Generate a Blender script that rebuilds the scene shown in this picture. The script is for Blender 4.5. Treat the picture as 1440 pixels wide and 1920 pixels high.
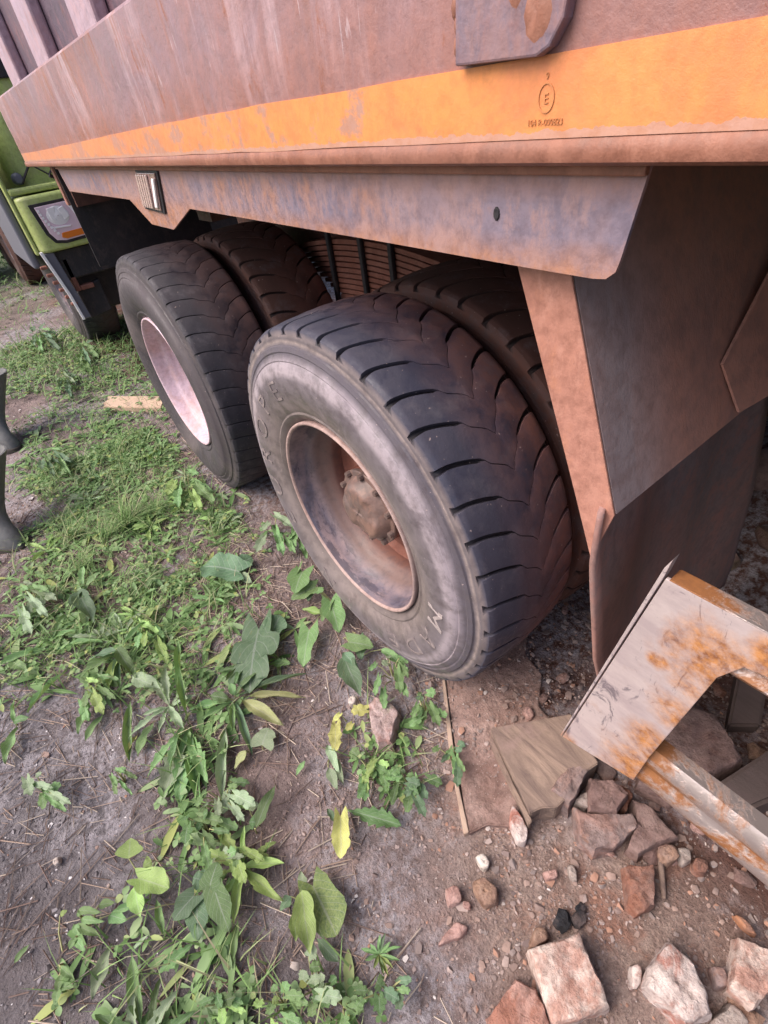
import bpy, bmesh, math, random
from mathutils import Vector, Matrix, noise, Euler
S = bpy.context.scene
for o in list(bpy.data.objects): bpy.data.objects.remove(o)
COL = S.collection
R = math.radians

# ---------------------------------------------------------------- camera, sky, sun, exposure
cam_d = bpy.data.cameras.new('camera'); cam = bpy.data.objects.new('camera', cam_d); COL.objects.link(cam)
cam.location = (-0.486, -0.9714, 1.4266)
cam.rotation_euler = (0.86976, 0.12277, -0.67246)
cam_d.sensor_fit = 'HORIZONTAL'; cam_d.sensor_width = 36.0; cam_d.lens = 36.0 * 936.85 / 1440
cam_d.clip_start = 0.02; cam_d.clip_end = 500
S.camera = cam
S.render.resolution_x, S.render.resolution_y = 768, 1024

SUN_EL, SUN_AZ = 50, 292          # azimuth the light comes from, degrees clockwise from +y
w = bpy.data.worlds.new('World'); S.world = w; w.use_nodes = True
nt = w.node_tree; bg = nt.nodes['Background']
sky = nt.nodes.new('ShaderNodeTexSky'); sky.sky_type = 'NISHITA'; sky.sun_disc = False
sky.sun_elevation = R(SUN_EL); sky.sun_rotation = R(SUN_AZ)
sky.air_density = 1.0; sky.dust_density = 4.0; sky.ozone_density = 0.6
nt.links.new(sky.outputs[0], bg.inputs[0]); bg.inputs[1].default_value = 0.14
sd = bpy.data.lights.new('sun', 'SUN'); sd.energy = 2.0; sd.angle = R(50); sd.color = (1.0, 0.91, 0.84)
sun = bpy.data.objects.new('sun', sd); COL.objects.link(sun)
_d = Vector((math.sin(R(SUN_AZ)) * math.cos(R(SUN_EL)), math.cos(R(SUN_AZ)) * math.cos(R(SUN_EL)), math.sin(R(SUN_EL))))
sun.rotation_euler = _d.to_track_quat('Z', 'Y').to_euler()
S.view_settings.view_transform = 'Standard'; S.view_settings.look = 'None'
S.view_settings.exposure = 0.88; S.view_settings.gamma = 1.0
S.view_settings.use_curve_mapping = False

# ---------------------------------------------------------------- material helpers
class NT:
    def __init__(s, name):
        s.m = bpy.data.materials.new(name); s.m.use_nodes = True
        s.t = s.m.node_tree; s.b = s.t.nodes['Principled BSDF']; s.out = s.t.nodes['Material Output']
        s._c = None
    def n(s, kind, **kw):
        x = s.t.nodes.new(kind)
        for k, v in kw.items(): setattr(x, k, v)
        return x
    def lk(s, a, b): s.t.links.new(a, b)
    def setin(s, sock, v):
        if isinstance(v, bpy.types.NodeSocket): s.lk(v, sock)
        elif isinstance(v, (tuple, list)): sock.default_value = (*v, 1.0) if len(v) == 3 and len(sock.default_value) == 4 else v
        else: sock.default_value = v
    def co(s, kind='Object'):
        if s._c is None: s._c = s.n('ShaderNodeTexCoord')
        return s._c.outputs[kind]
    def mapped(s, scale=(1, 1, 1), rot=(0, 0, 0), loc=(0, 0, 0), kind='Object'):
        m = s.n('ShaderNodeMapping'); s.lk(s.co(kind), m.inputs[0])
        m.inputs['Scale'].default_value = scale; m.inputs['Rotation'].default_value = rot; m.inputs['Location'].default_value = loc
        return m.outputs[0]
    def noise(s, scale=5, detail=5, rough=0.6, vec=None, dist=0.0, col=False):
        x = s.n('ShaderNodeTexNoise'); s.lk(vec if vec is not None else s.co(), x.inputs['Vector'])
        x.inputs['Scale'].default_value = scale; x.inputs['Detail'].default_value = detail
        x.inputs['Roughness'].default_value = rough; x.inputs['Distortion'].default_value = dist
        return x.outputs['Color' if col else 'Fac']
    def vor(s, scale=10, feat='F1', vec=None, out='Distance', rnd=1.0):
        x = s.n('ShaderNodeTexVoronoi', feature=feat); s.lk(vec if vec is not None else s.co(), x.inputs['Vector'])
        x.inputs['Scale'].default_value = scale; x.inputs['Randomness'].default_value = rnd
        return x.outputs[out]
    def ramp(s, fac, stops, interp='LINEAR'):
        x = s.n('ShaderNodeValToRGB'); s.setin(x.inputs[0], fac); cr = x.color_ramp; cr.interpolation = interp
        while len(cr.elements) < len(stops): cr.elements.new(0.5)
        for e, (p, c) in zip(cr.elements, stops):
            e.position = p; e.color = (c, c, c, 1) if isinstance(c, (int, float)) else (*c, 1)
        return x.outputs[0]
    def mix(s, fac, a, b, mode='MIX'):
        x = s.n('ShaderNodeMix', data_type='RGBA', blend_type=mode)
        s.setin(x.inputs[0], fac); s.setin(x.inputs[6], a); s.setin(x.inputs[7], b)
        return x.outputs[2]
    def math(s, op, a, b=0.0, clamp=False):
        x = s.n('ShaderNodeMath', operation=op, use_clamp=clamp); s.setin(x.inputs[0], a); s.setin(x.inputs[1], b)
        return x.outputs[0]
    def sep(s, vec=None):
        x = s.n('ShaderNodeSeparateXYZ'); s.lk(vec if vec is not None else s.co(), x.inputs[0]); return x.outputs
    def maprange(s, v, a, b, c=0.0, d=1.0):
        x = s.n('ShaderNodeMapRange'); s.setin(x.inputs[0], v)
        for i, q in enumerate((a, b, c, d)): x.inputs[i + 1].default_value = q
        return x.outputs[0]
    def bump(s, h, strength=0.3, dist=0.01):
        x = s.n('ShaderNodeBump'); s.lk(h, x.inputs['Height']); x.inputs['Strength'].default_value = strength
        x.inputs['Distance'].default_value = dist; s.lk(x.outputs[0], s.b.inputs['Normal'])
    def attr(s, name):
        x = s.n('ShaderNodeAttribute', attribute_name=name); return x.outputs['Fac']
    def rnd(s):
        return s.n('ShaderNodeObjectInfo').outputs['Random']
    def done(s, col, rough=0.7, metal=0.0, spec=0.4):
        s.setin(s.b.inputs['Base Color'], col); s.setin(s.b.inputs['Roughness'], rough)
        s.setin(s.b.inputs['Metallic'], metal); s.b.inputs['Specular IOR Level'].default_value = spec
        return s.m

MAT = {}
DUST = (0.36, 0.17, 0.135); RUST = (0.27, 0.095, 0.05)
def paint_mat(name, base, base2, dust, rust, dust_lo=0.42, dust_hi=0.7, rust_lo=0.62, rust_hi=0.74, streak=True, rough=0.55, edge=None, scr=0.0):
    k = NT(name)
    st = k.noise(3.0, 6, .62, k.mapped((1, 1.6, .32)))            # vertical run-down streaks
    bl = k.noise(5.5, 7, .65, dist=.4); fine = k.noise(55, 4, .7)
    c = k.mix(k.ramp(k.noise(2.2, 3, .5), [(.35, 0.0), (.65, 1.0)]), base, base2)
    d = k.math('ADD', k.math('MULTIPLY', st if streak else bl, .65), k.math('MULTIPLY', bl, .35))
    c = k.mix(k.ramp(d, [(dust_lo, 0.0), (dust_hi, .95)]), c, dust)
    r = k.math('ADD', k.math('MULTIPLY', k.noise(7, 8, .7, k.mapped((1, 1.2, .6), loc=(3, 1, 5))), .8), k.math('MULTIPLY', fine, .2))
    rf = k.ramp(r, [(rust_lo - .06, 0.0), (rust_hi, .9)])
    if edge:                                                       # rust creeping in from a cut edge at height z0
        z = k.sep()[2]
        for (z0, z1) in edge:
            e = k.math('MULTIPLY', k.maprange(z, z0, z1, 1.0, 0.0), k.ramp(k.noise(38, 5, .7), [(.3, .35), (.62, 1.0)]), True)
            rf = k.math('MAXIMUM', rf, e)
    c = k.mix(rf, c, rust)
    c = k.mix(k.math('MULTIPLY', k.ramp(k.noise(150, 2, .5, k.mapped((1, 1, .25))), [(.62, 0.0), (.74, .30)]), scr), c, (.5, .42, .43))
    c = k.mix(k.ramp(fine, [(.34, .38), (.58, 0.0)]), c, k.mix(1.0, c, (.35, .3, .3), 'MULTIPLY'))
    c = k.mix(k.ramp(k.noise(21, 7, .74, k.mapped((1, 1.4, .7), loc=(8, 2, 2))), [(.50, 0.0), (.60, .5)]), c, dust)
    k.bump(k.math('ADD', k.math('MULTIPLY', fine, .5), k.math('MULTIPLY', r, 1.0)), .45, .004)
    return k.done(c, k.ramp(fine, [(.3, rough - .08), (.7, rough + .2)]), 0.0, .4)

def body_mat():
    k = NT('body_paint'); z = k.sep()[2]; y = k.sep()[1]
    st = k.noise(4.0, 8, .68, k.mapped((1, 2.2, .30))); bl = k.noise(4.2, 8, .66, dist=.6); fine = k.noise(60, 5, .72); big = k.noise(1.6, 4, .55, k.mapped(loc=(2, 7, 1)))
    c = k.mix(k.ramp(big, [(.38, 0.0), (.62, 1.0)]), (.295, .195, .235), (.225, .13, .14))
    c = k.mix(k.ramp(bl, [(.42, 0.0), (.66, .8)]), c, (.37, .165, .135))
    c = k.mix(k.ramp(st, [(.52, 0.0), (.64, .7)]), c, (.52, .37, .41))                       # pale washed streaks
    br_ = k.math('MULTIPLY', k.maprange(z, 1.432, 1.50, 1.0, 0.0), k.ramp(k.noise(9, 7, .7, k.mapped((1, 1.3, .5), loc=(5, 5, 5))), [(.35, .1), (.62, 1.0)]))
    c = k.mix(k.math('MULTIPLY', br_, .85), c, (.30, .115, .075))                               # grime line above the tape
    low = k.math('MULTIPLY', k.maprange(y, -.70, .10, .95, 0.0), k.ramp(k.noise(6, 7, .7, k.mapped(loc=(1, 8, 3))), [(.34, .2), (.6, 1.0)]))
    c = k.mix(low, c, (.29, .135, .115))
    rs = k.ramp(k.math('ADD', k.math('MULTIPLY', k.noise(10, 9, .74, k.mapped((1, 2, .7), loc=(3, 1, 5))), .85), k.math('MULTIPLY', fine, .15)), [(.565, 0.0), (.64, .9)])
    c = k.mix(rs, c, (.25, .085, .045))
    run = k.math('MULTIPLY', k.ramp(k.noise(26, 3, .6, k.mapped((1, 1, .04), loc=(1, 4, 2))), [(.58, 0.0), (.66, .8)]), k.maprange(k.math('ADD', z, k.math('MULTIPLY', k.noise(5, 3, .6), .12)), 1.50, 1.65, 0.0, 1.0))
    c = k.mix(run, c, (.29, .115, .07))
    sc = k.ramp(k.noise(16, 2, .4, k.mapped((1, 7, .9), rot=(.9, 0, 0)), .6), [(.69, 0.0), (.73, .55)])
    c = k.mix(sc, c, (.55, .43, .46))
    c = k.mix(k.math('MULTIPLY', k.ramp(fine, [(.35, .4), (.6, 0.0)]), 1.0), c, (.17, .10, .11))
    k.bump(k.math('ADD', k.math('MULTIPLY', fine, .6), k.math('MULTIPLY', bl, 1.2)), .45, .004)
    return k.done(c, k.ramp(fine, [(.3, .32), (.7, .58)]), 0, .5)
MAT['body'] = body_mat()
MAT['wall'] = paint_mat('wall_paint', (.105, .075, .105), (.13, .085, .11), (.22, .11, .13), RUST, .50, .75)
MAT['rib'] = paint_mat('rib_paint', (.42, .33, .42), (.40, .29, .34), (.44, .27, .28), RUST, .46, .7)
MAT['rail'] = paint_mat('rail_paint', (.27, .105, .065), (.22, .10, .075), (.35, .155, .105), (.20, .065, .035), .42, .66, .56, .68, True, .5)
MAT['skirt'] = paint_mat('skirt_paint', (.175, .145, .20), (.255, .195, .235), (.36, .22, .205), (.40, .185, .11), .47, .66, .54, .66, True, .5, edge=[(1.270, 1.300), (1.362, 1.325)])
MAT['guard'] = paint_mat('mudguard_paint', (.235, .195, .225), (.29, .195, .19), (.42, .21, .175), (.33, .13, .085), .42, .62, .6, .72, True, .45)
def guard_mat():
    k = NT('mudguard_paint_dusty'); x = k.sep()[0]; n1 = k.noise(5, 7, .68, k.mapped((1, 1, .35)), .4); n2 = k.noise(40, 6, .72)
    f = k.math('ADD', k.maprange(x, .05, .17, 0.0, 1.0), k.math('MULTIPLY', k.math('SUBTRACT', n1, .5), 1.3), True)
    c = k.mix(f, k.mix(n1, (.27, .22, .24), (.36, .265, .26)), k.mix(n1, (.37, .17, .125), (.50, .25, .195)))
    c = k.mix(k.ramp(n2, [(.36, .5), (.56, 0.0)]), c, (.20, .12, .11)); k.bump(k.math('ADD', n1, k.math('MULTIPLY', n2, .5)), .45, .005)
    return k.done(c, k.ramp(n2, [(.3, .4), (.7, .65)]), 0, .45)
MAT['guard'] = guard_mat()
MAT['strip'] = paint_mat('strip_paint', (.37, .165, .12), (.33, .145, .11), (.47, .235, .18), (.44, .18, .085), .45, .68, .6, .76)
MAT['flap'] = paint_mat('flap_rubber', (.23, .18, .185), (.27, .165, .145), (.36, .17, .14), (.30, .11, .08), .48, .72, .66, .8, True, .75)
MAT['chassis'] = paint_mat('chassis_paint', (.06, .03, .026), (.05, .028, .025), (.14, .055, .042), RUST, .42, .66)
MAT['bracket'] = paint_mat('bracket_paint', (.21, .165, .23), (.18, .14, .18), (.29, .16, .15), (.22, .09, .07), .44, .62, .50, .58)

def tape_mat():
    k = NT('reflective_tape')
    c = k.mix(k.noise(9, 4, .6), (.72, .25, .065), (.66, .27, .10))
    y = k.sep()[1]
    d = k.noise(6, 8, .7, dist=.8)
    c = k.mix(k.ramp(d, [(.46, 0.0), (.64, .8)]), c, (.58, .19, .085))
    w_ = k.math('ADD', k.noise(11, 9, .72, k.mapped((1, 1, 1.4), loc=(4, 2, 1))), k.maprange(y, -.62, -.2, -.12, .02))
    c = k.mix(k.ramp(w_, [(.52, 0.0), (.585, .85)]), c, (.37, .22, .19))
    c = k.mix(k.math('MULTIPLY', k.maprange(y, -.2, 1.4, 0.0, .55), 1.0), c, (.60, .27, .19))
    z = k.sep()[2]; jag = k.noise(85, 3, .6, k.mapped((1, 1, .1)))
    c = k.mix(k.math('MULTIPLY', k.math('GREATER_THAN', k.math('ADD', k.maprange(z, 1.3795, 1.391, 1.0, 0.0), k.math('MULTIPLY', k.math('SUBTRACT', jag, .5), 1.1)), .55), .85), c, (.46, .27, .22))
    c = k.mix(k.ramp(k.noise(70, 5, .7), [(.36, .35), (.56, 0.0)]), c, (.40, .15, .06))
    k.bump(k.noise(60, 6, .75), .25, .003)
    return k.done(c, .42, 0.0, .5)
MAT['tape'] = tape_mat()

def rubber_mat(name, base, dust, amt, bands, gloss=.5):
    k = NT(name)
    tread = k.attr('tread'); gr = k.attr('groove'); xyz = k.sep(); x = xyz[0]
    n1 = k.noise(7, 6, .65); n2 = k.noise(26, 6, .72); n3 = k.noise(3.0, 4, .6)
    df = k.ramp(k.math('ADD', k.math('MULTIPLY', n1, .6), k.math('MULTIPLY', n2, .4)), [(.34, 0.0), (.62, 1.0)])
    inn = k.maprange(x, .08, .25, .05, 1.0)  # redder tint grows towards the inner side of the tread
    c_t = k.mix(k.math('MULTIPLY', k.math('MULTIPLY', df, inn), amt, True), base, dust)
    c_t = k.mix(k.ramp(k.noise(14, 6, .7, k.mapped(loc=(3, 3, 3))), [(.54, 0.0), (.70, .35)]), c_t, (.14, .12, .14))
    rad = k.math('SQRT', k.math('ADD', k.math('MULTIPLY', xyz[1], xyz[1]), k.math('MULTIPLY', xyz[2], xyz[2])))
    rw = k.math('ADD', rad, k.math('MULTIPLY', k.math('SUBTRACT', n1, .5), .018))
    c_s = k.ramp(k.maprange(rw, .29, .54, 0.0, 1.0), bands)
    dark = k.math('MULTIPLY', k.ramp(k.noise(6.5, 6, .7, k.mapped((6, 1, 1), loc=(1, 2, 4)), .5), [(.56, 0.0), (.66, .5)]), k.maprange(rad, .40, .43, 0.0, 1.0))
    c_s = k.mix(dark, c_s, (.075, .06, .075))
    c_s = k.mix(k.ramp(n2, [(.36, .55), (.56, 0.0)]), c_s, (.07, .055, .06))
    c_s = k.mix(k.ramp(n3, [(.5, 0.0), (.68, .3)]), c_s, (.26, .205, .195))
    c = k.mix(tread, c_s, c_t)
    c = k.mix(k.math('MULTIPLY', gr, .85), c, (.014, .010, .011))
    sp = k.ramp(k.noise(130, 2, .5), [(.72, 0.0), (.76, 1.0)])
    c = k.mix(k.math('MULTIPLY', sp, .6), c, (.45, .34, .32))
    k.bump(k.math('ADD', k.math('MULTIPLY', k.noise(90, 5, .7), .6), n2), .3, .003)
    return k.done(c, k.ramp(df, [(.2, gloss), (.8, .85)]), 0.0, .5)
BANDS = [(0.0, (.08, .06, .058)), (.12, (.15, .12, .115)), (.22, (.20, .16, .155)), (.40, (.135, .112, .12)), (.54, (.15, .125, .14)), (.60, (.31, .26, .285)), (.70, (.28, .235, .265)), (.76, (.10, .085, .105)), (.84, (.085, .072, .09)), (.872, (.27, .215, .205)), (.90, (.12, .10, .11)), (.95, (.20, .155, .15))]
DKB = [(0.0, (.035, .03, .035)), (.5, (.05, .042, .05)), (.7, (.075, .06, .068)), (.9, (.05, .042, .048))]
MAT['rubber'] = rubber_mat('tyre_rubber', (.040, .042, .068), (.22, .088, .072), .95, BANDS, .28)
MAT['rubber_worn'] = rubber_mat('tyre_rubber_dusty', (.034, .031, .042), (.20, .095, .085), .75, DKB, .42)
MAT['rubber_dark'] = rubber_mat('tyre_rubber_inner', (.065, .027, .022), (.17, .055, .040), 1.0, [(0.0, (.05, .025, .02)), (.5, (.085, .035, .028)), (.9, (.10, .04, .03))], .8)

def letter_mat():
    k = NT('tyre_letter_dust'); c = k.mix(k.ramp(k.noise(30, 4, .6), [(.4, 0.0), (.6, 1.0)]), (.13, .105, .11), (.24, .195, .19))
    return k.done(c, .8)
MAT['letter'] = letter_mat()
MAT['letter_bright'] = NT('tyre_letter_worn').done((.33, .275, .27), .8)
def rim_mat():
    k = NT('rim_paint'); x = k.sep()[0]
    n1 = k.noise(5, 7, .68, k.mapped((2.5, 1, 1)), .5); n2 = k.noise(30, 6, .72)
    c = k.mix(k.ramp(n1, [(.40, 0.0), (.60, 1.0)]), (.10, .088, .12), (.23, .165, .175))
    c = k.mix(k.ramp(k.noise(6, 6, .7, k.mapped((3, 1, 1), loc=(4, 1, 2))), [(.53, 0.0), (.58, .8)]), c, (.05, .042, .065))
    dp = k.math('ADD', k.maprange(x, .05, .085, 0.0, 1.0), k.math('MULTIPLY', k.math('SUBTRACT', n2, .5), .5), True)
    c = k.mix(dp, c, k.mix(n2, (.23, .15, .135), (.12, .075, .07)))
    c = k.mix(k.maprange(x, .10, .15, 0.0, .85), c, (.18, .07, .05))
    c = k.mix(k.ramp(n2, [(.36, .5), (.54, 0.0)]), c, (.06, .045, .05))
    k.bump(n2, .35, .003); return k.done(c, k.ramp(n1, [(.4, .42), (.6, .7)]), 0, .4)
MAT['rim'] = rim_mat()
MAT['rim_lip'] = paint_mat('rim_lip_paint', (.36, .235, .21), (.26, .19, .19), (.45, .32, .29), (.22, .12, .09), .4, .7, .62, .8, False, .6)
MAT['rim_white'] = paint_mat('rim_white_paint', (.62, .47, .55), (.58, .42, .48), (.50, .30, .28), (.28, .14, .14), .5, .8, .64, .74, False, .4)
MAT['hub'] = paint_mat('hub_paint', (.22, .075, .05), (.18, .07, .05), (.28, .12, .09), (.09, .03, .022), .4, .7, .62, .78, False, .7)
MAT['hubcap'] = paint_mat('hubcap_paint', (.13, .095, .09), (.15, .10, .09), (.25, .14, .11), (.055, .04, .038), .46, .70, .6, .75, False, .42)

def steel_mat():
    k = NT('worn_painted_steel')
    n1 = k.noise(6, 8, .68, dist=.3); fine = k.noise(70, 4, .7)
    c = k.mix(k.ramp(k.noise(14, 6, .7, k.mapped((1, .5, 1.5))), [(.4, 0.0), (.62, 1.0)]), (.55, .455, .45), (.43, .345, .355))
    scr = k.ramp(k.noise(9, 7, .75, k.mapped((1, 2.5, 1), rot=(.5, 0, 0)), 1.6), [(.56, 0.0), (.63, .8)])
    c = k.mix(scr, c, (.13, .105, .13))
    at = 0.0
    for (py, pz, rr) in ((-.90, .46, .13), (-.93, .83, .12), (-.895, .58, .07), (-.905, .70, .06), (-.744, .391, .05), (-.852, .78, .025), (-.95, .905, .05)):
        ds = k.n('ShaderNodeVectorMath', operation='DISTANCE'); k.lk(k.mapped((0, 1, 1)), ds.inputs[0]); ds.inputs[1].default_value = (0, py, pz)
        at = k.math('MAXIMUM', at, k.maprange(ds.outputs['Value'], 0.0, rr, 1.0, 0.0))
    rf = k.ramp(k.math('ADD', k.math('MULTIPLY', n1, .9), k.math('MULTIPLY', at, .42)), [(.50, 0.0), (.72, 1.0)])
    rf = k.math('MULTIPLY', rf, k.ramp(k.noise(28, 6, .75), [(.30, .35), (.56, 1.0)]))
    rc = k.mix(k.ramp(fine, [(.35, 0.0), (.65, 1.0)]), (.46, .20, .065), (.19, .07, .03))
    c = k.mix(rf, c, rc)
    k.bump(k.math('ADD', k.math('MULTIPLY', fine, .5), n1), .3, .003)
    return k.done(c, k.mix(rf, (.32, .32, .32), (.8, .8, .8)), k.mix(rf, (.25, .25, .25), (.0, .0, .0)), .5)
MAT['steel'] = steel_mat()
def tube_mat():
    k = NT('worn_tube_steel'); n1 = k.noise(9, 8, .72, k.mapped((1, .7, 1)), .5); fine = k.noise(90, 5, .72)
    bo = k.math('MULTIPLY', k.maprange(k.sep()[1], -.96, -.88, 0.0, .12), k.maprange(k.sep()[2], .6, .7, 1.0, .55))
    bo = k.math('ADD', bo, k.maprange(k.sep()[2], .75, .80, 0.0, .05))
    rf = k.ramp(k.math('ADD', k.math('ADD', k.math('MULTIPLY', n1, .8), k.math('MULTIPLY', fine, .2)), bo), [(.49, 0.0), (.58, 1.0)])
    c = k.mix(rf, k.mix(n1, (.42, .35, .34), (.52, .44, .42)), k.mix(fine, (.34, .14, .045), (.13, .05, .025)))
    k.bump(k.math('ADD', k.math('MULTIPLY', fine, .6), k.math('MULTIPLY', rf, .8)), .4, .003)
    return k.done(c, k.mix(rf, (.30, .30, .30), (.6, .6, .6)), k.mix(rf, (.7, .7, .7), (.1, .1, .1)), .5)
MAT['tube'] = tube_mat()

MAT['black'] = paint_mat('black_plastic', (.022, .020, .025), (.028, .024, .028), (.075, .05, .05), (.05, .035, .035), .5, .8, .7, .85)
MAT['green'] = paint_mat('green_cab_paint', (.44, .52, .17), (.41, .47, .17), (.44, .44, .24), (.30, .26, .10), .58, .9, .72, .9, True, .3)
MAT['grey_plastic'] = NT('grey_plastic').done((.14, .135, .17), .5)
def glass_mat(name, col, rough=.08):
    k = NT(name); m = k.done(col, rough, 0.0, .8); k.b.inputs['Coat Weight'].default_value = .6; return m
MAT['lamp_lens'] = glass_mat('lamp_lens', (.80, .60, .68), .25); MAT['lamp_bright'] = NT('lamp_reflector').done((.95, .90, .92), .3, .1)
MAT['amber'] = glass_mat('amber_lens', (.75, .20, .03)); MAT['windscreen'] = glass_mat('windscreen_glass', (.02, .03, .035), .03)
MAT['marker'] = glass_mat('marker_lens', (.33, .205, .20), .2); MAT['marker_rib'] = glass_mat('marker_rib', (.55, .40, .37), .25)
MAT['mark'] = NT('tape_print').done((.50, .20, .08), .5)
MAT['boot'] = paint_mat('boot_rubber', (.12, .125, .13), (.13, .135, .14), (.17, .16, .155), (.14, .13, .12), .45, .75, .7, .9, False, .65)
MAT['boot_sole'] = NT('boot_sole').done((.045, .038, .033), .85)

def wood_mat(name, c1, c2, dirt, amt):
    k = NT(name); g_ = k.noise(22, 8, .72, k.mapped((1, .14, 1), rot=(0, 0, .62)), 1.0)
    c = k.mix(k.ramp(g_, [(.35, 0.0), (.65, 1.0)]), c1, c2)
    d = k.ramp(k.noise(7, 7, .7), [(.62 - amt, 0.0), (.75 - amt, 1.0)])
    c = k.mix(d, c, dirt); k.bump(k.math('ADD', g_, k.noise(120, 4, .7)), .4, .004)
    return k.done(c, .85, 0, .2)
MAT['plank'] = wood_mat('pale_plank', (.55, .40, .30), (.47, .33, .25), (.30, .22, .18), .05)
def dirtboard():
    k = NT('dirty_board'); n1 = k.noise(9, 8, .7, dist=.4); n2 = k.noise(45, 6, .74)
    c = k.mix(k.ramp(n1, [(.36, 0.0), (.62, 1.0)]), (.22, .135, .115), (.38, .265, .235)); c = k.mix(k.ramp(n2, [(.36, .6), (.56, 0.0)]), c, (.11, .07, .06))
    c = k.mix(k.ramp(k.vor(110), [(.07, .8), (.14, 0.0)]), c, (.48, .40, .37)); k.bump(k.math('ADD', n1, k.math('MULTIPLY', n2, .8)), .9, .012)
    return k.done(c, .95, 0, .2)
MAT['board'] = dirtboard()
MAT['board_edge'] = wood_mat('board_edge', (.46, .34, .27), (.38, .27, .21), (.28, .19, .16), .12)
MAT['block'] = wood_mat('weathered_wood', (.30, .215, .17), (.10, .07, .065), (.24, .165, .145), .06)
MAT['beam'] = wood_mat('dark_beam', (.13, .095, .09), (.10, .075, .07), (.10, .07, .065), .12)

def stone_mat(name, c1, c2, c3, lo=.46, hi=.58):
    k = NT(name); r = k.rnd()
    off = k.n('ShaderNodeVectorMath', operation='ADD'); k.lk(k.co(), off.inputs[0])
    cb = k.n('ShaderNodeCombineXYZ'); k.lk(k.math('MULTIPLY', r, 20.0), cb.inputs[0]); k.lk(cb.outputs[0], off.inputs[1])
    v = off.outputs[0]
    n1 = k.noise(14, 7, .68, v, .5); n2 = k.noise(45, 6, .7, v)
    c = k.mix(k.ramp(n1, [(lo, 0.0), (hi, 1.0)]), c1, c2)
    c = k.mix(k.ramp(k.noise(20, 6, .7, k.mapped(loc=(7, 3, 1))), [(.54, 0.0), (.66, .9)]), c, c3)
    c = k.mix(k.ramp(n2, [(.34, .7), (.55, 0.0)]), c, k.mix(1.0, c, (.35, .28, .26), 'MULTIPLY'))
    c = k.mix(k.ramp(k.noise(8, 6, .7, v), [(.48, 0.0), (.64, .55)]), c, (.25, .18, .165))
    n4 = k.noise(150, 4, .7, v)
    k.bump(k.math('ADD', k.math('ADD', n1, k.math('MULTIPLY', n2, .9)), k.math('MULTIPLY', n4, .4)), .9, .010)
    return k.done(c, .92, 0, .25)
MAT['st_mort'] = stone_mat('mortared_brick', (.60, .47, .42), (.46, .27, .22), (.62, .55, .50))
MAT['st_mort2'] = stone_mat('split_brick', (.62, .52, .49), (.42, .19, .15), (.55, .42, .38), .5, .6)
MAT['st_red2'] = stone_mat('red_brick', (.36, .17, .125), (.42, .25, .21), (.30, .20, .17))
MAT['st_red'] = stone_mat('brown_brick', (.25, .11, .075), (.30, .16, .12), (.18, .10, .08))
MAT['st_brown'] = stone_mat('brown_stone', (.32, .20, .145), (.26, .16, .125), (.38, .27, .22))
MAT['st_white'] = stone_mat('white_stone', (.62, .55, .50), (.52, .45, .42), (.68, .63, .60))
MAT['st_pink'] = stone_mat('pink_stone', (.46, .29, .26), (.40, .24, .21), (.50, .37, .34))
MAT['st_grey'] = stone_mat('grey_brick', (.27, .20, .19), (.31, .19, .165), (.36, .19, .125))
MAT['st_greyd'] = stone_mat('dark_slab', (.24, .155, .14), (.19, .12, .11), (.28, .17, .15))
MAT['st_pale'] = stone_mat('pale_stone', (.40, .33, .30), (.33, .28, .26), (.45, .40, .37))
MAT['st_orange'] = stone_mat('orange_shard', (.46, .19, .08), (.38, .15, .07), (.40, .22, .14))
MAT['st_moss'] = stone_mat('mossy_brick', (.46, .35, .34), (.36, .22, .20), (.20, .21, .14), .5, .6)
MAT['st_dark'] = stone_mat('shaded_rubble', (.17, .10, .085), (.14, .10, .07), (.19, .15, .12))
MAT['charcoal'] = stone_mat('charcoal', (.012, .013, .018), (.025, .025, .03), (.04, .038, .042))

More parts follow.
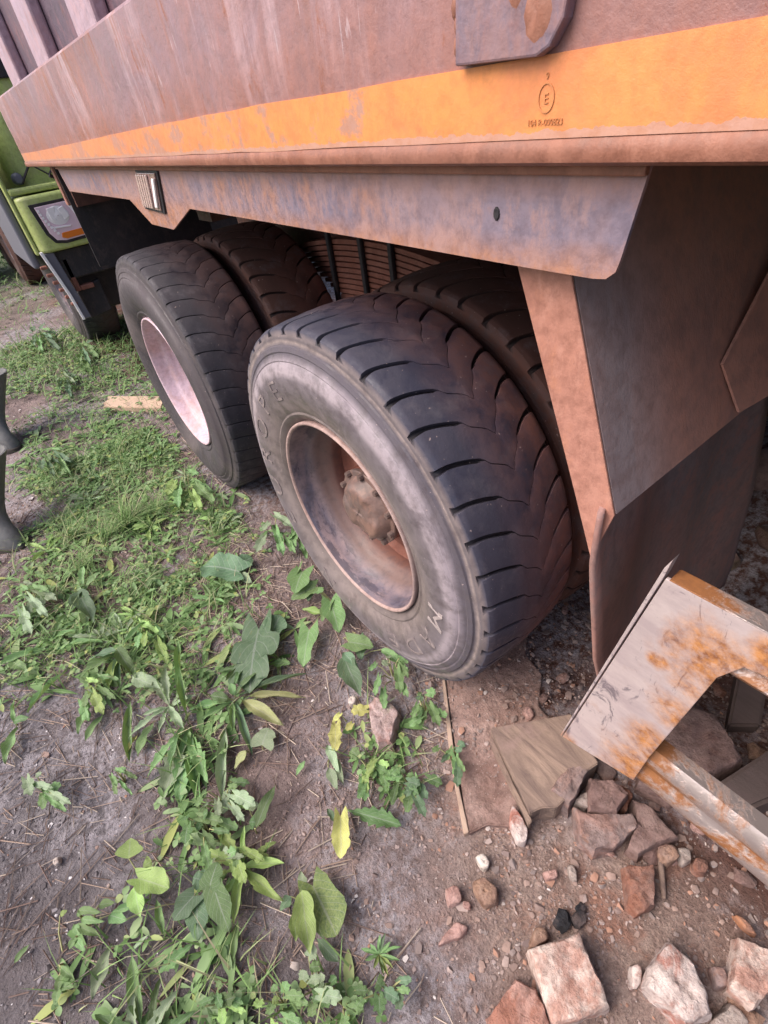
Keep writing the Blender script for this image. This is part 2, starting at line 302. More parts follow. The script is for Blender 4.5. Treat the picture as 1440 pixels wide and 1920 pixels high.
def ground_mat():
    k = NT('soil'); xyz = k.sep(); x, y = xyz[0], xyz[1]
    n0 = k.noise(1.3, 4, .6); n1 = k.noise(6, 7, .66, dist=.3); n2 = k.noise(34, 7, .72); n3 = k.noise(130, 4, .7)
    soil = k.mix(k.ramp(n1, [(.35, 0.0), (.65, 1.0)]), (.16, .12, .118), (.33, .25, .24))
    cool = k.mix(k.ramp(n1, [(.35, 0.0), (.68, 1.0)]), (.10, .088, .096), (.25, .228, .245))
    leftf = k.math('ADD', k.maprange(k.math('ADD', x, k.math('MULTIPLY', y, .25)), -.95, -.60, 1.0, 0.0), k.math('MULTIPLY', k.math('SUBTRACT', n0, .5), 1.2), True)
    c = k.mix(leftf, soil, cool)
    # brick dust and red dirt near the truck, darker red brown under it
    q = k.math('SUBTRACT', x, k.math('MULTIPLY', y, .55))
    redf = k.math('MULTIPLY', k.maprange(k.math('ADD', q, k.math('MULTIPLY', k.math('SUBTRACT', n1, .5), .35)), -.10, .22, 0.0, 1.0), k.maprange(x, -.55, -.25, 0.0, 1.0), True)
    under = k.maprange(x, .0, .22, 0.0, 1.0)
    red = k.mix(k.ramp(n2, [(.34, 0.0), (.64, 1.0)]), (.23, .155, .135), (.42, .315, .275))
    red = k.mix(k.ramp(n1, [(.52, 0.0), (.64, .85)]), red, (.33, .175, .13))
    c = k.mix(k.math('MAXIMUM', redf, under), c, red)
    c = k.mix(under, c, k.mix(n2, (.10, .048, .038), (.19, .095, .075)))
    # pale chalky scatter
    pal = k.math('MULTIPLY', k.ramp(n0, [(.45, 0.0), (.56, 1.0)]), k.ramp(n2, [(.42, 0.0), (.58, .9)]))
    c = k.mix(pal, c, (.42, .385, .42))
    c = k.mix(k.ramp(n3, [(.3, .45), (.6, 0.0)]), c, (.06, .046, .045))
    spk = k.ramp(k.vor(95), [(.06, 1.0), (.12, 0.0)])
    c = k.mix(k.math('MULTIPLY', spk, k.ramp(k.noise(12, 3, .6, k.mapped(loc=(9, 9, 0))), [(.42, 0.0), (.55, .85)])), c, (.46, .40, .38))
    far = k.maprange(k.math('ADD', k.math('ABSOLUTE', x), k.math('ABSOLUTE', y)), 6.0, 12.0, 0.0, 1.0)
    c = k.mix(far, c, k.mix(n2, (.05, .09, .03), (.10, .13, .05)))
    h = k.math('ADD', k.math('ADD', k.math('MULTIPLY', n1, .6), k.math('MULTIPLY', n2, .8)), k.math('MULTIPLY', n3, .45))
    k.bump(h, 1.0, .022)
    return k.done(c, .95, 0, .2)
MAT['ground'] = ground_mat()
def gravel_mat():
    k = NT('gravel'); r = k.n('ShaderNodeNewGeometry').outputs['Random Per Island']
    c = k.ramp(r, [(0.0, (.22, .16, .145)), (.3, (.30, .21, .18)), (.5, (.20, .165, .16)), (.68, (.38, .30, .28)), (.84, (.36, .19, .13)), (.96, (.50, .44, .42))], 'CONSTANT')
    k.bump(k.noise(120, 4, .7), .5, .003); return k.done(k.mix(k.math('MULTIPLY', k.noise(90, 4, .7), .6), c, (.22, .16, .145)), .9, 0, .25)
MAT['gravel'] = gravel_mat()
def clod_mat():
    k = NT('soil_clod'); r = k.n('ShaderNodeNewGeometry').outputs['Random Per Island']; x = k.sep()[0]
    a = k.ramp(r, [(0.0, (.15, .112, .108)), (.4, (.22, .165, .155)), (.75, (.30, .235, .225)), (.96, (.55, .50, .49))], 'CONSTANT')
    b = k.ramp(r, [(0.0, (.095, .084, .09)), (.4, (.15, .135, .145)), (.75, (.23, .21, .225)), (.95, (.55, .52, .54))], 'CONSTANT')
    k.bump(k.noise(120, 4, .7), .4, .003); return k.done(k.mix(k.maprange(x, -.95, -.7, 1.0, 0.0), a, b), .95, 0, .2)
MAT['clod'] = clod_mat()
def straw_mat():
    k = NT('straw'); r = k.n('ShaderNodeNewGeometry').outputs['Random Per Island']
    return k.done(k.ramp(r, [(0.0, (.38, .28, .23)), (.35, (.24, .165, .14)), (.6, (.50, .41, .34)), (.85, (.15, .105, .09))], 'CONSTANT'), .85, 0, .2)
MAT['straw'] = straw_mat()

LEAFC = [((.065, .135, .035), (.10, .185, .052)), ((.125, .25, .072), (.19, .33, .105)), ((.085, .17, .085), (.13, .225, .115)),
         ((.18, .28, .050), (.26, .35, .075)), ((.21, .30, .165), (.30, .385, .225)), ((.30, .34, .12), (.41, .42, .18)),
         ((.48, .48, .09), (.58, .56, .17)), ((.25, .41, .080), (.34, .50, .13)), ((.095, .17, .055), (.25, .32, .08))]
def leaf_mat(i, a, b):
    k = NT('leaf_%d' % i); uv = k.sep(k.co('UV')); u, v = uv[0], uv[1]
    r = k.rnd()
    c = k.mix(k.ramp(k.noise(22, 5, .65), [(.35, 0.0), (.65, 1.0)]), a, b)
    av = k.math('ABSOLUTE', k.math('SUBTRACT', v, .5))
    rib = k.ramp(av, [(.012, 1.0), (.040, 0.0)])
    side = k.math('FRACT', k.math('SUBTRACT', k.math('MULTIPLY', u, 7.0), k.math('MULTIPLY', av, 5.0)))
    sv = k.ramp(k.math('ABSOLUTE', k.math('SUBTRACT', side, .5)), [(.03, .55), (.09, 0.0)])
    pale = tuple(min(.6, .45 * x + .24) for x in b)
    c = k.mix(k.math('MULTIPLY', k.math('MAXIMUM', rib, sv), .55), c, pale)
    hs = k.n('ShaderNodeHueSaturation'); k.lk(c, hs.inputs['Color'])
    k.lk(k.maprange(r, 0, 1, .485, .52), hs.inputs['Hue']); k.lk(k.maprange(r, 0, 1, .72, 1.25), hs.inputs['Value']); hs.inputs['Saturation'].default_value = .88
    c = hs.outputs[0]
    blot = k.ramp(k.noise(11, 6, .7, k.mapped(loc=(2, 5, 3))), [(.62, 0.0), (.74, .6)])
    c = k.mix(blot, c, (.24, .20, .07))
    k.bump(k.math('ADD', k.noise(60, 4, .6), k.math('MULTIPLY', sv, -.8)), .4, .003)
    k.done(c, .52, 0, .38)
    tr = k.n('ShaderNodeBsdfTranslucent'); k.setin(tr.inputs[0], k.mix(.5, c, (.25, .35, .04)))
    mx = k.n('ShaderNodeMixShader'); mx.inputs[0].default_value = .22
    k.lk(k.b.outputs[0], mx.inputs[1]); k.lk(tr.outputs[0], mx.inputs[2]); k.lk(mx.outputs[0], k.out.inputs[0])
    return k.m
for i_, (a_, b_) in enumerate(LEAFC): MAT['leaf%d' % i_] = leaf_mat(i_, a_, b_)
def cover_mat(name, stops):
    k = NT(name); r = k.n('ShaderNodeNewGeometry').outputs['Random Per Island']
    c = k.ramp(r, stops); k.done(c, .6, 0, .3)
    tr = k.n('ShaderNodeBsdfTranslucent'); k.lk(c, tr.inputs[0])
    mx = k.n('ShaderNodeMixShader'); mx.inputs[0].default_value = .25
    k.lk(k.b.outputs[0], mx.inputs[1]); k.lk(tr.outputs[0], mx.inputs[2]); k.lk(mx.outputs[0], k.out.inputs[0])
    return k.m
MAT['cover'] = cover_mat('ground_cover_leaf', [(0.0, (.075, .14, .045)), (.3, (.14, .25, .085)), (.6, (.20, .32, .13)), (.8, (.27, .37, .20)), (1.0, (.34, .38, .12))])
MAT['grass'] = cover_mat('grass_blade', [(0.0, (.10, .18, .055)), (.4, (.18, .30, .10)), (.7, (.26, .38, .15)), (.9, (.36, .38, .21)), (1.0, (.46, .40, .27))])
MAT['stem'] = NT('plant_stem').done((.30, .30, .14), .7); MAT['stem_brown'] = NT('dry_stem').done((.24, .15, .11), .8)
MAT['bark'] = NT('bark').done((.09, .07, .055), .9)

# ---------------------------------------------------------------- mesh helpers
def tag(o, label=None, cat=None, group=None, kind=None):
    if label: o['label'] = label
    if cat: o['category'] = cat
    if group: o['group'] = group
    if kind: o['kind'] = kind
    return o
def empty(name, loc=(0, 0, 0)):
    o = bpy.data.objects.new(name, None); o.location = loc; o.empty_display_size = .1; COL.objects.link(o); return o
def new_mesh(name, verts, faces, mat, smooth=None, attrs=None, uvs=None):
    me = bpy.data.meshes.new(name); me.from_pydata([tuple(v) for v in verts], [], faces); 
    if mat is not None: me.materials.append(MAT[mat] if isinstance(mat, str) else mat)
    if uvs:
        ul = me.uv_layers.new(name='UVMap').data
        for lp in me.loops: ul[lp.index].uv = uvs[lp.vertex_index]
    if attrs:
        for k, vals in attrs.items(): me.attributes.new(k, 'FLOAT', 'POINT').data.foreach_set('value', vals)
    if smooth is not None:
        me.polygons.foreach_set('use_smooth', [True] * len(me.polygons))
        if smooth < 179: me.set_sharp_from_angle(angle=R(smooth))
    me.update(); return me
def link(name, me, parent=None, loc=None, rot=None, scale=None):
    o = bpy.data.objects.new(name, me); COL.objects.link(o); o.parent = parent
    if loc is not None: o.location = loc
    if rot is not None: o.rotation_euler = rot
    if scale is not None: o.scale = scale
    return o
class MB:
    def __init__(s): s.v = []; s.f = []
    def add(s, vs, fs):
        b = len(s.v); s.v += [tuple(v) for v in vs]; s.f += [tuple(i + b for i in f) for f in fs]; return s
    def box(s, x0, x1, y0, y1, z0, z1):
        return s.add([(x0, y0, z0), (x1, y0, z0), (x1, y1, z0), (x0, y1, z0), (x0, y0, z1), (x1, y0, z1), (x1, y1, z1), (x0, y1, z1)],
                     [(3, 2, 1, 0), (4, 5, 6, 7), (0, 1, 5, 4), (1, 2, 6, 5), (2, 3, 7, 6), (3, 0, 4, 7)])
    def prism(s, pts, a, b, ax='x'):
        n = len(pts)
        def P(p, t): return (t, p[0], p[1]) if ax == 'x' else ((p[0], t, p[1]) if ax == 'y' else (p[0], p[1], t))
        return s.add([P(p, a) for p in pts] + [P(p, b) for p in pts],
                     [tuple(range(n))[::-1], tuple(range(n, 2 * n))] + [(i, (i + 1) % n, n + (i + 1) % n, n + i) for i in range(n)])
    def tube(s, path, r, n=8, cap=True):
        path = [Vector(p) for p in path]; rings = []
        for i, p in enumerate(path):
            t = (path[min(i + 1, len(path) - 1)] - path[max(i - 1, 0)]).normalized()
            a = t.orthogonal().normalized() if i == 0 else (pa - t * pa.dot(t)).normalized()
            pa = a; b = t.cross(a); rr = r[i] if isinstance(r, (list, tuple)) else r
            rings.append([p + a * math.cos(2 * math.pi * k / n) * rr + b * math.sin(2 * math.pi * k / n) * rr for k in range(n)])
        vs = [v for q in rings for v in q]
        fs = [(i * n + k, i * n + (k + 1) % n, (i + 1) * n + (k + 1) % n, (i + 1) * n + k) for i in range(len(path) - 1) for k in range(n)]
        if cap: fs += [tuple(range(n))[::-1], tuple((len(path) - 1) * n + k for k in range(n))]
        return s.add(vs, fs)
    def lathe(s, prof, n=64, closed=False, skip=None):         # prof: (radius, x) about the x axis
        vs = [(x, r * math.cos(2 * math.pi * k / n), r * math.sin(2 * math.pi * k / n)) for r, x in prof for k in range(n)]
        fs = []
        for i in range(len(prof) - 1):
            for k in range(n):
                if skip and skip(i, k): continue
                fs.append((i * n + k, (i + 1) * n + k, (i + 1) * n + (k + 1) % n, i * n + (k + 1) % n))
        return s.add(vs, fs)
    def mesh(s, name, mat, smooth=None): return new_mesh(name, s.v, s.f, mat, smooth)
    def build(s, name, mat, parent=None, smooth=None, bevel=0, loc=None, seg=2):
        o = link(name, s.mesh(name, mat, smooth), parent, loc)
        if bevel:
            m = o.modifiers.new('bevel', 'BEVEL'); m.width = bevel; m.segments = seg; m.limit_method = 'ANGLE'; m.angle_limit = R(40)
        return o
def sm(a, b, x):
    t = max(0.0, min(1.0, (x - a) / (b - a))); return t * t * (3 - 2 * t)
def text_mesh(body, size, extrude):
    cu = bpy.data.curves.new('txt', 'FONT'); cu.body = body; cu.size = size; cu.extrude = extrude; cu.align_x = 'CENTER'; cu.resolution_u = 3
    o = bpy.data.objects.new('txt', cu); COL.objects.link(o); bpy.context.view_layer.update()
    me = o.to_mesh(); vs = [v.co.copy() for v in me.vertices]; fs = [tuple(p.vertices) for p in me.polygons]; o.to_mesh_clear()
    bpy.data.objects.remove(o); bpy.data.curves.remove(cu); return vs, fs

# ---------------------------------------------------------------- ground
def hgt(x, y):
    n = noise.noise(Vector((x * 1.1, y * 1.1, 3.3))) * .030 + noise.noise(Vector((x * 4.1, y * 4.1, 7.7))) * .011
    n += noise.noise(Vector((x * 15, y * 15, 1.7))) * .0035
    tr = math.exp(-((x + 1.02 + .05 * math.sin(y)) / .22) ** 2) * sm(1.0, 1.8, y)        # old wheel track
    n -= .035 * tr * (1 + .35 * math.sin(y * 42 + x * 6))
    fl = 0
    for (cx, cy, rr) in ((.16, 0, .45), (.16, 1.37, .45), (2.2, .7, 1.4)): fl = max(fl, 1 - sm(rr * .5, rr, math.hypot(x - cx, (y - cy))))
    far = sm(8, 30, math.hypot(x, y))
    return n * (1 - fl) * (1 - far) - .008 * (1 - fl) + .25 * far * noise.noise(Vector((x * .05, y * .05, 0)))
def axis(lo, hi, step, far, grow):
    a = []; x = lo
    while x < hi: a.append(x); x += step
    d = step; l = lo
    left = []
    while l > -far: d *= grow; l -= d; left.append(l)
    d = step; h = a[-1]; right = []
    while h < far: d *= grow; h += d; right.append(h)
    return left[::-1] + a + right
gx = axis(-1.5, 1.3, .02, 120, 1.16); gy = axis(-1.5, 3.6, .025, 140, 1.13)
gv = [(x, y, hgt(x, y)) for y in gy for x in gx]; nx = len(gx)
gf = [(j * nx + i, j * nx + i + 1, (j + 1) * nx + i + 1, (j + 1) * nx + i) for j in range(len(gy) - 1) for i in range(nx - 1)]
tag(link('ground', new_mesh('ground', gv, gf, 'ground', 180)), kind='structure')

# ---------------------------------------------------------------- dump truck
truck = tag(empty('dump_truck', (0, 0, 0)), 'dusty purple grey dump truck with orange reflective strip and dual rear wheels', 'truck')
# bottom rail of the tipper body with rounded lower bead
prof = [(.05, 1.600), (-.052, 1.600), (-.060, 1.593), (-.060, 1.56), (-.060, 1.53), (-.060, 1.50), (-.060, 1.47), (-.060, 1.44), (-.060, 1.41), (-.060, 1.3765), (-.05, 1.3765), (-.05, 1.59), (.05, 1.59)]
bead = [(-.0601, 1.3799), (-.0632, 1.3765), (-.0648, 1.3695), (-.0630, 1.3630), (-.056, 1.3597), (-.044, 1.3590), (.05, 1.3590), (.05, 1.3655), (-.045, 1.3660), (-.0598, 1.3763)]
ys = [2.19 - i * .04 for i in range(160)]
def extrude_y(prof, name, mat):
  mb = MB(); n = len(prof)
  for y in ys: mb.v += [(x + (.0030 * noise.noise(Vector((y * 2.2, z * 9, 0))) + .0016 * noise.noise(Vector((y * 7, z * 16, 4)))) * (1 if x < -.055 and 1.435 < z < 1.59 else 0), y, z) for x, z in prof]
  for i in range(len(ys) - 1): mb.f += [(i * n + k, (i + 1) * n + k, (i + 1) * n + (k + 1) % n, i * n + (k + 1) % n) for k in range(n)]
  mb.f += [tuple(range(n)), tuple(range((len(ys) - 1) * n, len(ys) * n))[::-1]]
  return mb.build(name, mat, truck, 40)
side = extrude_y(prof, 'side_rail', 'body'); extrude_y(bead, 'bottom_bead', 'rail')
mb = MB(); m_ = 60; tv = []
for i in range(m_ + 1):
    y = 2.17 - (2.17 + 3.9) * i / m_
    wv = .0022 * noise.noise(Vector((y * 9, 5, 1))); top = 1.4075 + .0235 * sm(2.2, -.1, y) if y > -.1 else 1.431
    top = 1.410 + .022 * (1 - sm(-.2, 2.2, y))
    tv += [(-.0618, y, 1.3795 + wv), (-.0618, y, top - wv), (-.0590, y, top - wv), (-.0590, y, 1.3795 + wv)]
mb.v = tv
for i in range(m_): mb.f += [(i * 4 + k, (i + 1) * 4 + k, (i + 1) * 4 + (k + 1) % 4, i * 4 + (k + 1) % 4) for k in range(4)]
mb.f += [(0, 1, 2, 3), (m_ * 4 + 3, m_ * 4 + 2, m_ * 4 + 1, m_ * 4)]
tape = mb.build('reflective_tape', 'tape', truck)
tape['label'] = 'orange reflective tape, scuffed, along the lower body edge'
# approval mark and number printed on the tape
def flat_text(body, size, y, z, x, parent, name, mat, stretch=1.0):
    vs, fs = text_mesh(body, size, .0004)
    return link(name, new_mesh(name, [(x + v.z, y - v.x * stretch, z + v.y) for v in vs], fs, mat), parent)
flat_text('E', .0095, -.645, 1.4025, -.0622, tape, 'approval_mark', 'mark')
mb = MB()
for k in range(24):
    a0, a1 = 2 * math.pi * k / 24, 2 * math.pi * (k + 1) / 24
    q = lambda a, r: (-.645 + r * math.cos(a), 1.406 + r * 1.25 * math.sin(a))
    mb.prism([q(a0, .0078), q(a1, .0078), q(a1, .0070), q(a0, .0070)], -.0618, -.0626)
mb.build('approval_ring', 'mark', tape)
flat_text('104 R-000823', .0062, -.645, 1.3885, -.0622, tape, 'approval_number', 'mark')
flat_text('9', .006, -.645, 1.4175, -.0622, tape, 'approval_digit', 'mark')
# welded bracket plate at the top right of the view
mb = MB().prism([(-.553, 1.4345), (-.640, 1.4315), (-.652, 1.436), (-.663, 1.450), (-.690, 1.585), (-.560, 1.585)], -.072, -.0602)
br = mb.build('bracket_plate', 'bracket', truck, None, .002)
mb = MB()
rnd = random.Random(4)
for (cy, cz, r_) in ((-.552, 1.447, .006), (-.554, 1.460, .0065), (-.551, 1.472, .006), (-.553, 1.486, .006), (-.552, 1.50, .006)):
    vs = []; fs = []
    for i in range(7):
        for k in range(10):
            a = math.pi * i / 6; b = 2 * math.pi * k / 10; j = 1 + .25 * noise.noise(Vector((i, k, cz * 50)))
            vs.append((-.064 + .006 * math.sin(a) * math.cos(b) * j, cy + r_ * math.sin(a) * math.sin(b) * j, cz + .010 * math.cos(a) * j))
    fs = [(i * 10 + k, i * 10 + (k + 1) % 10, (i + 1) * 10 + (k + 1) % 10, (i + 1) * 10 + k) for i in range(6) for k in range(10)]
    mb.add(vs, fs)
mb.build('weld_bead', 'rail', br, 180)
for cy, cz, rr, nm in ((-.640, 1.456, .015, 'rust_blister'), (-.618, 1.476, .013, 'rust_blister'), (-.606, 1.492, .011, 'rust_blister')):
    mb = MB(); mb.lathe([(0, -.0045), (rr * .3, -.0042), (rr * .6, -.003), (rr * .85, -.0012), (rr, .001)], 18)
    mb.v = [(.45 * x * (1 + .9 * noise.noise(Vector((y * 160, z * 160, cz * 90)))), y * (1 + .4 * noise.noise(Vector((z * 90, cy * 50, 1)))), z * 1.2 * (1 + .4 * noise.noise(Vector((y * 90, cz * 60, 3))))) for x, y, z in mb.v]
    mb.build(nm, 'rail', br, 50, 0, (-.0715, cy, cz))
# recessed upper wall, ribs, floor, far wall, tailgate
MB().box(.03, .05, -4.2, 2.15, 1.601, 2.72).build('side_wall', 'wall', truck)
MB().box(2.43, 2.50, -4.2, 2.15, 1.36, 2.72).build('side_wall', 'wall', truck)
MB().box(.051, 2.42, 2.10, 2.15, 1.37, 2.70).build('tailgate', 'wall', truck)
MB().box(.051, 2.42, -4.2, -4.14, 1.37, 2.9).build('headboard', 'wall', truck)
MB().box(.051, 2.42, -4.13, 2.09, 1.362, 1.42).build('body_floor', 'chassis', truck)
MB().box(-.05, .045, -4.2, 2.15, 2.721, 2.80).build('top_rail', 'rib', truck, None, .01)
rib = MB().box(-.008, .029, -.095, .095, 1.602, 2.718).mesh('rib', 'rib')
for k in range(11):
    o = link('rib', rib, truck, (0, 1.865 - .575 * k, 0)); m = o.modifiers.new('bevel', 'BEVEL'); m.width = .008; m.segments = 2
# underside cross bearers
cb = MB().box(.0, 2.4, -.05, .05, 1.20, 1.355).mesh('cross_bearer', 'chassis')
for y in (-3.2, -2.4, -1.75, -1.25, .68, 2.0): link('cross_bearer', cb, truck, (0.12, y, 0))
# skirt plate below the rail
SK = [(1.67, 1.356), (1.625, 1.277), (.808, 1.278), (.677, 1.224), (.504, 1.223), (.339, 1.277), (-.368, 1.271), (-.601, 1.268), (-.690, 1.2675), (-.703, 1.269), (-.7115, 1.276), (-.714, 1.285), (-.7265, 1.356)]
sk = MB().prism(SK, -.033, -.029).build('skirt_plate', 'skirt', truck)
MB().box(-.0405, -.0332, -.727, 1.67, 1.3500, 1.3585).build('skirt_lip', 'rail', sk, None, .0015)
mb = MB(); mb.lathe([(0, -.0016), (.0035, -.0016), (.0045, -.0002)], 10); mb.v = [(x, y, z * 1.5) for x, y, z in mb.v]
mb.build('rust_hole', 'black', sk, None, 0, (-.0332, -.570, 1.315))
# side marker lamp let into the skirt
lamp = MB().prism([(.461, 1.350), (.632, 1.350), (.668, 1.262), (.512, 1.258)], -.0385, -.0332).build('side_marker', 'black', truck, None, .0015)
MB().prism([(.475, 1.345), (.622, 1.345), (.656, 1.268), (.524, 1.265)], -.0425, -.0387).build('lens', 'marker', lamp, None, .001)
for k in range(5):
    t = k / 4.6; y0 = .615 - .085 * t; y1 = .648 - .078 * t
    MB().prism([(y0, 1.342), (y0 - .012, 1.342), (y1 - .012, 1.269), (y1, 1.269)], -.0475, -.0427).build('lens_rib', 'marker_rib', lamp, None, .0018)
MB().prism([(.497, 1.335), (.480, 1.335), (.528, 1.272), (.546, 1.272)], -.0480, -.0427).build('lens_rib', 'lamp_bright', lamp, None, .002)
# mudguard in front of the near wheels: side flange, slanted sheet, hanging rubber flap
mg = MB().prism([(-.545, 1.352), (-.618, 1.352), (-.647, 1.254), (-.746, .985), (-.727, .895), (-.690, .985), (-.576, 1.256)], -.0035, .0).build('mudguard_flange', 'strip', truck, None, .001)
poly = [(.002, 1.355), (.002, .985), (.62, .985), (.62, 1.355)]
ymid = lambda z: -.647 - .368 * (1.254 - z)
mb = MB(); n = len(poly)
mb.add([(x, ymid(z), z) for x, z in poly] + [(x, ymid(z) + .003, z) for x, z in poly], [tuple(range(n)), tuple(range(n, 2 * n))[::-1]] + [(i, n + i, n + (i + 1) % n, (i + 1) % n) for i in range(n)])
ms = mb.build('mudguard_sheet', 'guard', truck)
MB().add([(.275, ymid(1.075) - .006, 1.075), (.61, ymid(1.33) - .05, 1.33), (.61, ymid(1.0) - .05, 1.0), (.30, ymid(1.0) - .012, 1.0)] + [(.275, ymid(1.075) - .002, 1.075), (.61, ymid(1.33) - .046, 1.33), (.61, ymid(1.0) - .046, 1.0), (.30, ymid(1.0) - .008, 1.0)], [(0, 1, 2, 3), (7, 6, 5, 4), (0, 4, 5, 1), (1, 5, 6, 2), (2, 6, 7, 3), (3, 7, 4, 0)]).build('gusset_plate', 'guard', truck)
fv = []; NU, NV = 26, 30
LE = [(-.014, -.738, .99), (-.012, -.738, .90), (.0, -.738, .83), (.055, -.738, .60), (.097, -.738, .477), (.13, -.735, .28), (.15, -.73, .14)]
RE = [(.60, -.70, .98), (.65, -.685, .86), (.70, -.69, .72), (.76, -.70, .55), (.80, -.71, .40), (.84, -.725, .25), (.86, -.73, .14)]
def lerp_path(pts, t):
    q = t * (len(pts) - 1); i = min(int(q), len(pts) - 2); return Vector(pts[i]).lerp(Vector(pts[i + 1]), q - i)
for j in range(NV + 1):
    a, b = lerp_path(LE, j / NV), lerp_path(RE, j / NV)
    for i in range(NU + 1):
        p = a.lerp(b, i / NU); p.y += .045 * math.sin(math.pi * i / NU) * (1 - .4 * j / NV) - .012 * math.sin(math.pi * j / NV) + .006 * math.sin(i * .6 + j * .18); fv.append(p)
ff = [(j * (NU + 1) + i, (j + 1) * (NU + 1) + i, (j + 1) * (NU + 1) + i + 1, j * (NU + 1) + i + 1) for j in range(NV) for i in range(NU)]
o = link('mud_flap', new_mesh('mud_flap', fv, ff, 'flap', 180), truck); m = o.modifiers.new('solid', 'SOLIDIFY'); m.thickness = .008
# rear mud flap behind the far wheels
o = MB().prism([(.0, 1.352), (.58, 1.352), (.60, .95), (.006, .953)], 1.93, 1.938, 'y').build('mud_flap', 'black', truck, None, .001)
o['label'] = 'black rear mud flap'
MB().box(.02, .6, 1.90, 1.926, 1.20, 1.35).build('flap_hanger', 'chassis', truck)
MB().box(.01, .06, 2.05, 2.09, 1.20, 1.355).build('rear_lamp_bracket', 'strip', truck, None, .004)
MB().tube([(.0, 2.12, 1.32), (.05, 2.13, 1.29), (.1, 2.12, 1.33), (.16, 2.13, 1.28), (.22, 2.12, 1.34)], .008, 6).build('hanging_cable', 'black', truck, 60)
# chassis, axles, leaf springs
for x in (.80, 1.58):
    MB().box(x, x + .08, -4.2, 2.05, .90, 1.18).build('chassis_rail', 'chassis', truck)
for y in (0, 1.37):
    MB().tube([(.34, y, .515), (2.06, y, .515)], .075, 16).build('axle', 'chassis', truck, 40)
    mb = MB(); mb.lathe([(0, -.2), (.12, -.18), (.2, -.08), (.22, 0), (.2, .08), (.12, .18), (0, .2)], 24)
    mb.build('differential', 'chassis', truck, 40, 0, (1.2, y, .53))
def spring(x):
    for k in range(12):
        L = .66 - .042 * (11 - k if k < 11 else 0) if False else .62 - .036 * k
        z = .995 - .021 * k; pts = []
        N = 14; mb = MB()
        for i in range(N + 1):
            t = -1 + 2 * i / N; y = .685 + L * t; zz = z - .075 * (L * t / .62) ** 2
            mb.v += [(x, y, zz), (x + .09, y, zz), (x + .09, y, zz + .0165), (x, y, zz + .0165)]
        for i in range(N): mb.f += [(i * 4 + a, (i + 1) * 4 + a, (i + 1) * 4 + (a + 1) % 4, i * 4 + (a + 1) % 4) for a in range(4)]
        mb.f += [(0, 1, 2, 3), (N * 4 + 3, N * 4 + 2, N * 4 + 1, N * 4)]
        mb.build('spring_leaf', 'hub', truck, None, .002)
    for y in (.55, .73, .95):
        MB().box(x - .022, x - .002, y - .011, y + .011, .68, 1.08).build('u_bolt', 'black', truck, None, .006)
spring(.70); spring(1.62)
MB().box(.66, .84, .52, .85, .60, .745).build('trunnion', 'chassis', truck, None, .03)

# ---- tyres and wheels
def make_tyre(K, gw0, gw1, depth, kk, seed):
    XA, XB = .011, .289; xc = (XA + XB) / 2; hw = (XB - XA) / 2; NS = 44
    rg = random.Random(seed); jit = [rg.uniform(-.05, .05) for _ in range(K)]
    verts = []; tread = []; groove = []; C = K * 7; pitch = 2 * math.pi / K
    for j in range(NS + 1):
        s = -1 + 2 * j / NS; a = abs(s); ap = .14; b_ = (s - ap) / (1 - ap) if s > ap else (ap - s) / (1 + ap)
        gw = gw1 + (gw0 - gw1) * sm(.34, .46, b_) + .05 * sm(.8, 1.0, a); dp = depth * (.55 + .45 * sm(.3, .45, b_))
        curve = kk * (1.25 if s > ap else 1.0) * (1 - (1 - b_) ** 1.7) + .14 * sm(.28, .40, b_) + .10 * sm(0, .1, b_)
        Rc = .546 - .009 * s * s - (.004 * sm(.93, 1, a))
        fr = [0, gw * .18, gw * .82, gw, gw + (1 - gw) * .12, gw + (1 - gw) * .5, gw + (1 - gw) * .88]
        dr = [0, dp, dp, 0, -.0008, -.0012, -.0008]
        for k in range(K):
            for f_, d_ in zip(fr, dr):
                an = (k + jit[k] * a + f_ - curve) * pitch
                wob = .0012 * noise.noise(Vector((an * 12, s * 4, seed)))
                r_ = Rc - d_ + wob
                verts.append((xc + s * hw, r_ * math.cos(an), r_ * math.sin(an))); tread.append(1.0); groove.append(1.0 if d_ > .003 else 0.0)
    faces = []
    for j in range(NS):
        for c in range(C): faces.append((j * C + c, (j + 1) * C + c, (j + 1) * C + (c + 1) % C, j * C + (c + 1) % C))
    side = [(.521, .006), (.514, .0035), (.508, .0045), (.499, .0015), (.4965, -.0025), (.486, -.006), (.482, -.0045), (.476, -.007), (.470, -.0105), (.4665, -.0130), (.463, -.0118), (.4595, -.0150), (.448, -.0195), (.436, -.0225), (.415, -.0242), (.39, -.0232), (.365, -.018), (.342, -.010), (.330, -.0035), (.3245, -.0055), (.319, -.0025), (.310, .0045), (.300, .014), (.292, .03)]
    for out in (True, False):
        rows = [0 if out else NS]
        base_an = None
        s = 1
        for (r_, x_) in side:
            st = len(verts)
            for k in range(K):
                cv = kk * (1.0 if out else 1.25) + .24
                for f_ in [i / 7 for i in range(7)]:
                    gw = gw0 + .05; an = (k + (f_ * .93 + .0) - cv) * pitch
                    verts.append((x_ if out else .30 - x_, r_ * math.cos(an), r_ * math.sin(an))); tread.append(0.0); groove.append(0.0)
            rows.append(st)
        rr = [(0 if out else NS * C)] + rows[1:]
        for a_, b_ in zip(rr[:-1], rr[1:]):
            for c in range(C):
                q = (a_ + c, a_ + (c + 1) % C, b_ + (c + 1) % C, b_ + c)
                faces.append(q if out else q[::-1])
    # flattened contact patch
    vv = []
    for (x, y, z) in verts:
        if z < -.512:
            d = -.512 - z; x += (-.25 if x < .15 else .25) * d; z = -.512 - .04 * d
        vv.append((x, y, z))
    return vv, faces, {'tread': tread, 'groove': groove}
ty_a = make_tyre(42, .13, .03, .0115, .78, 1)
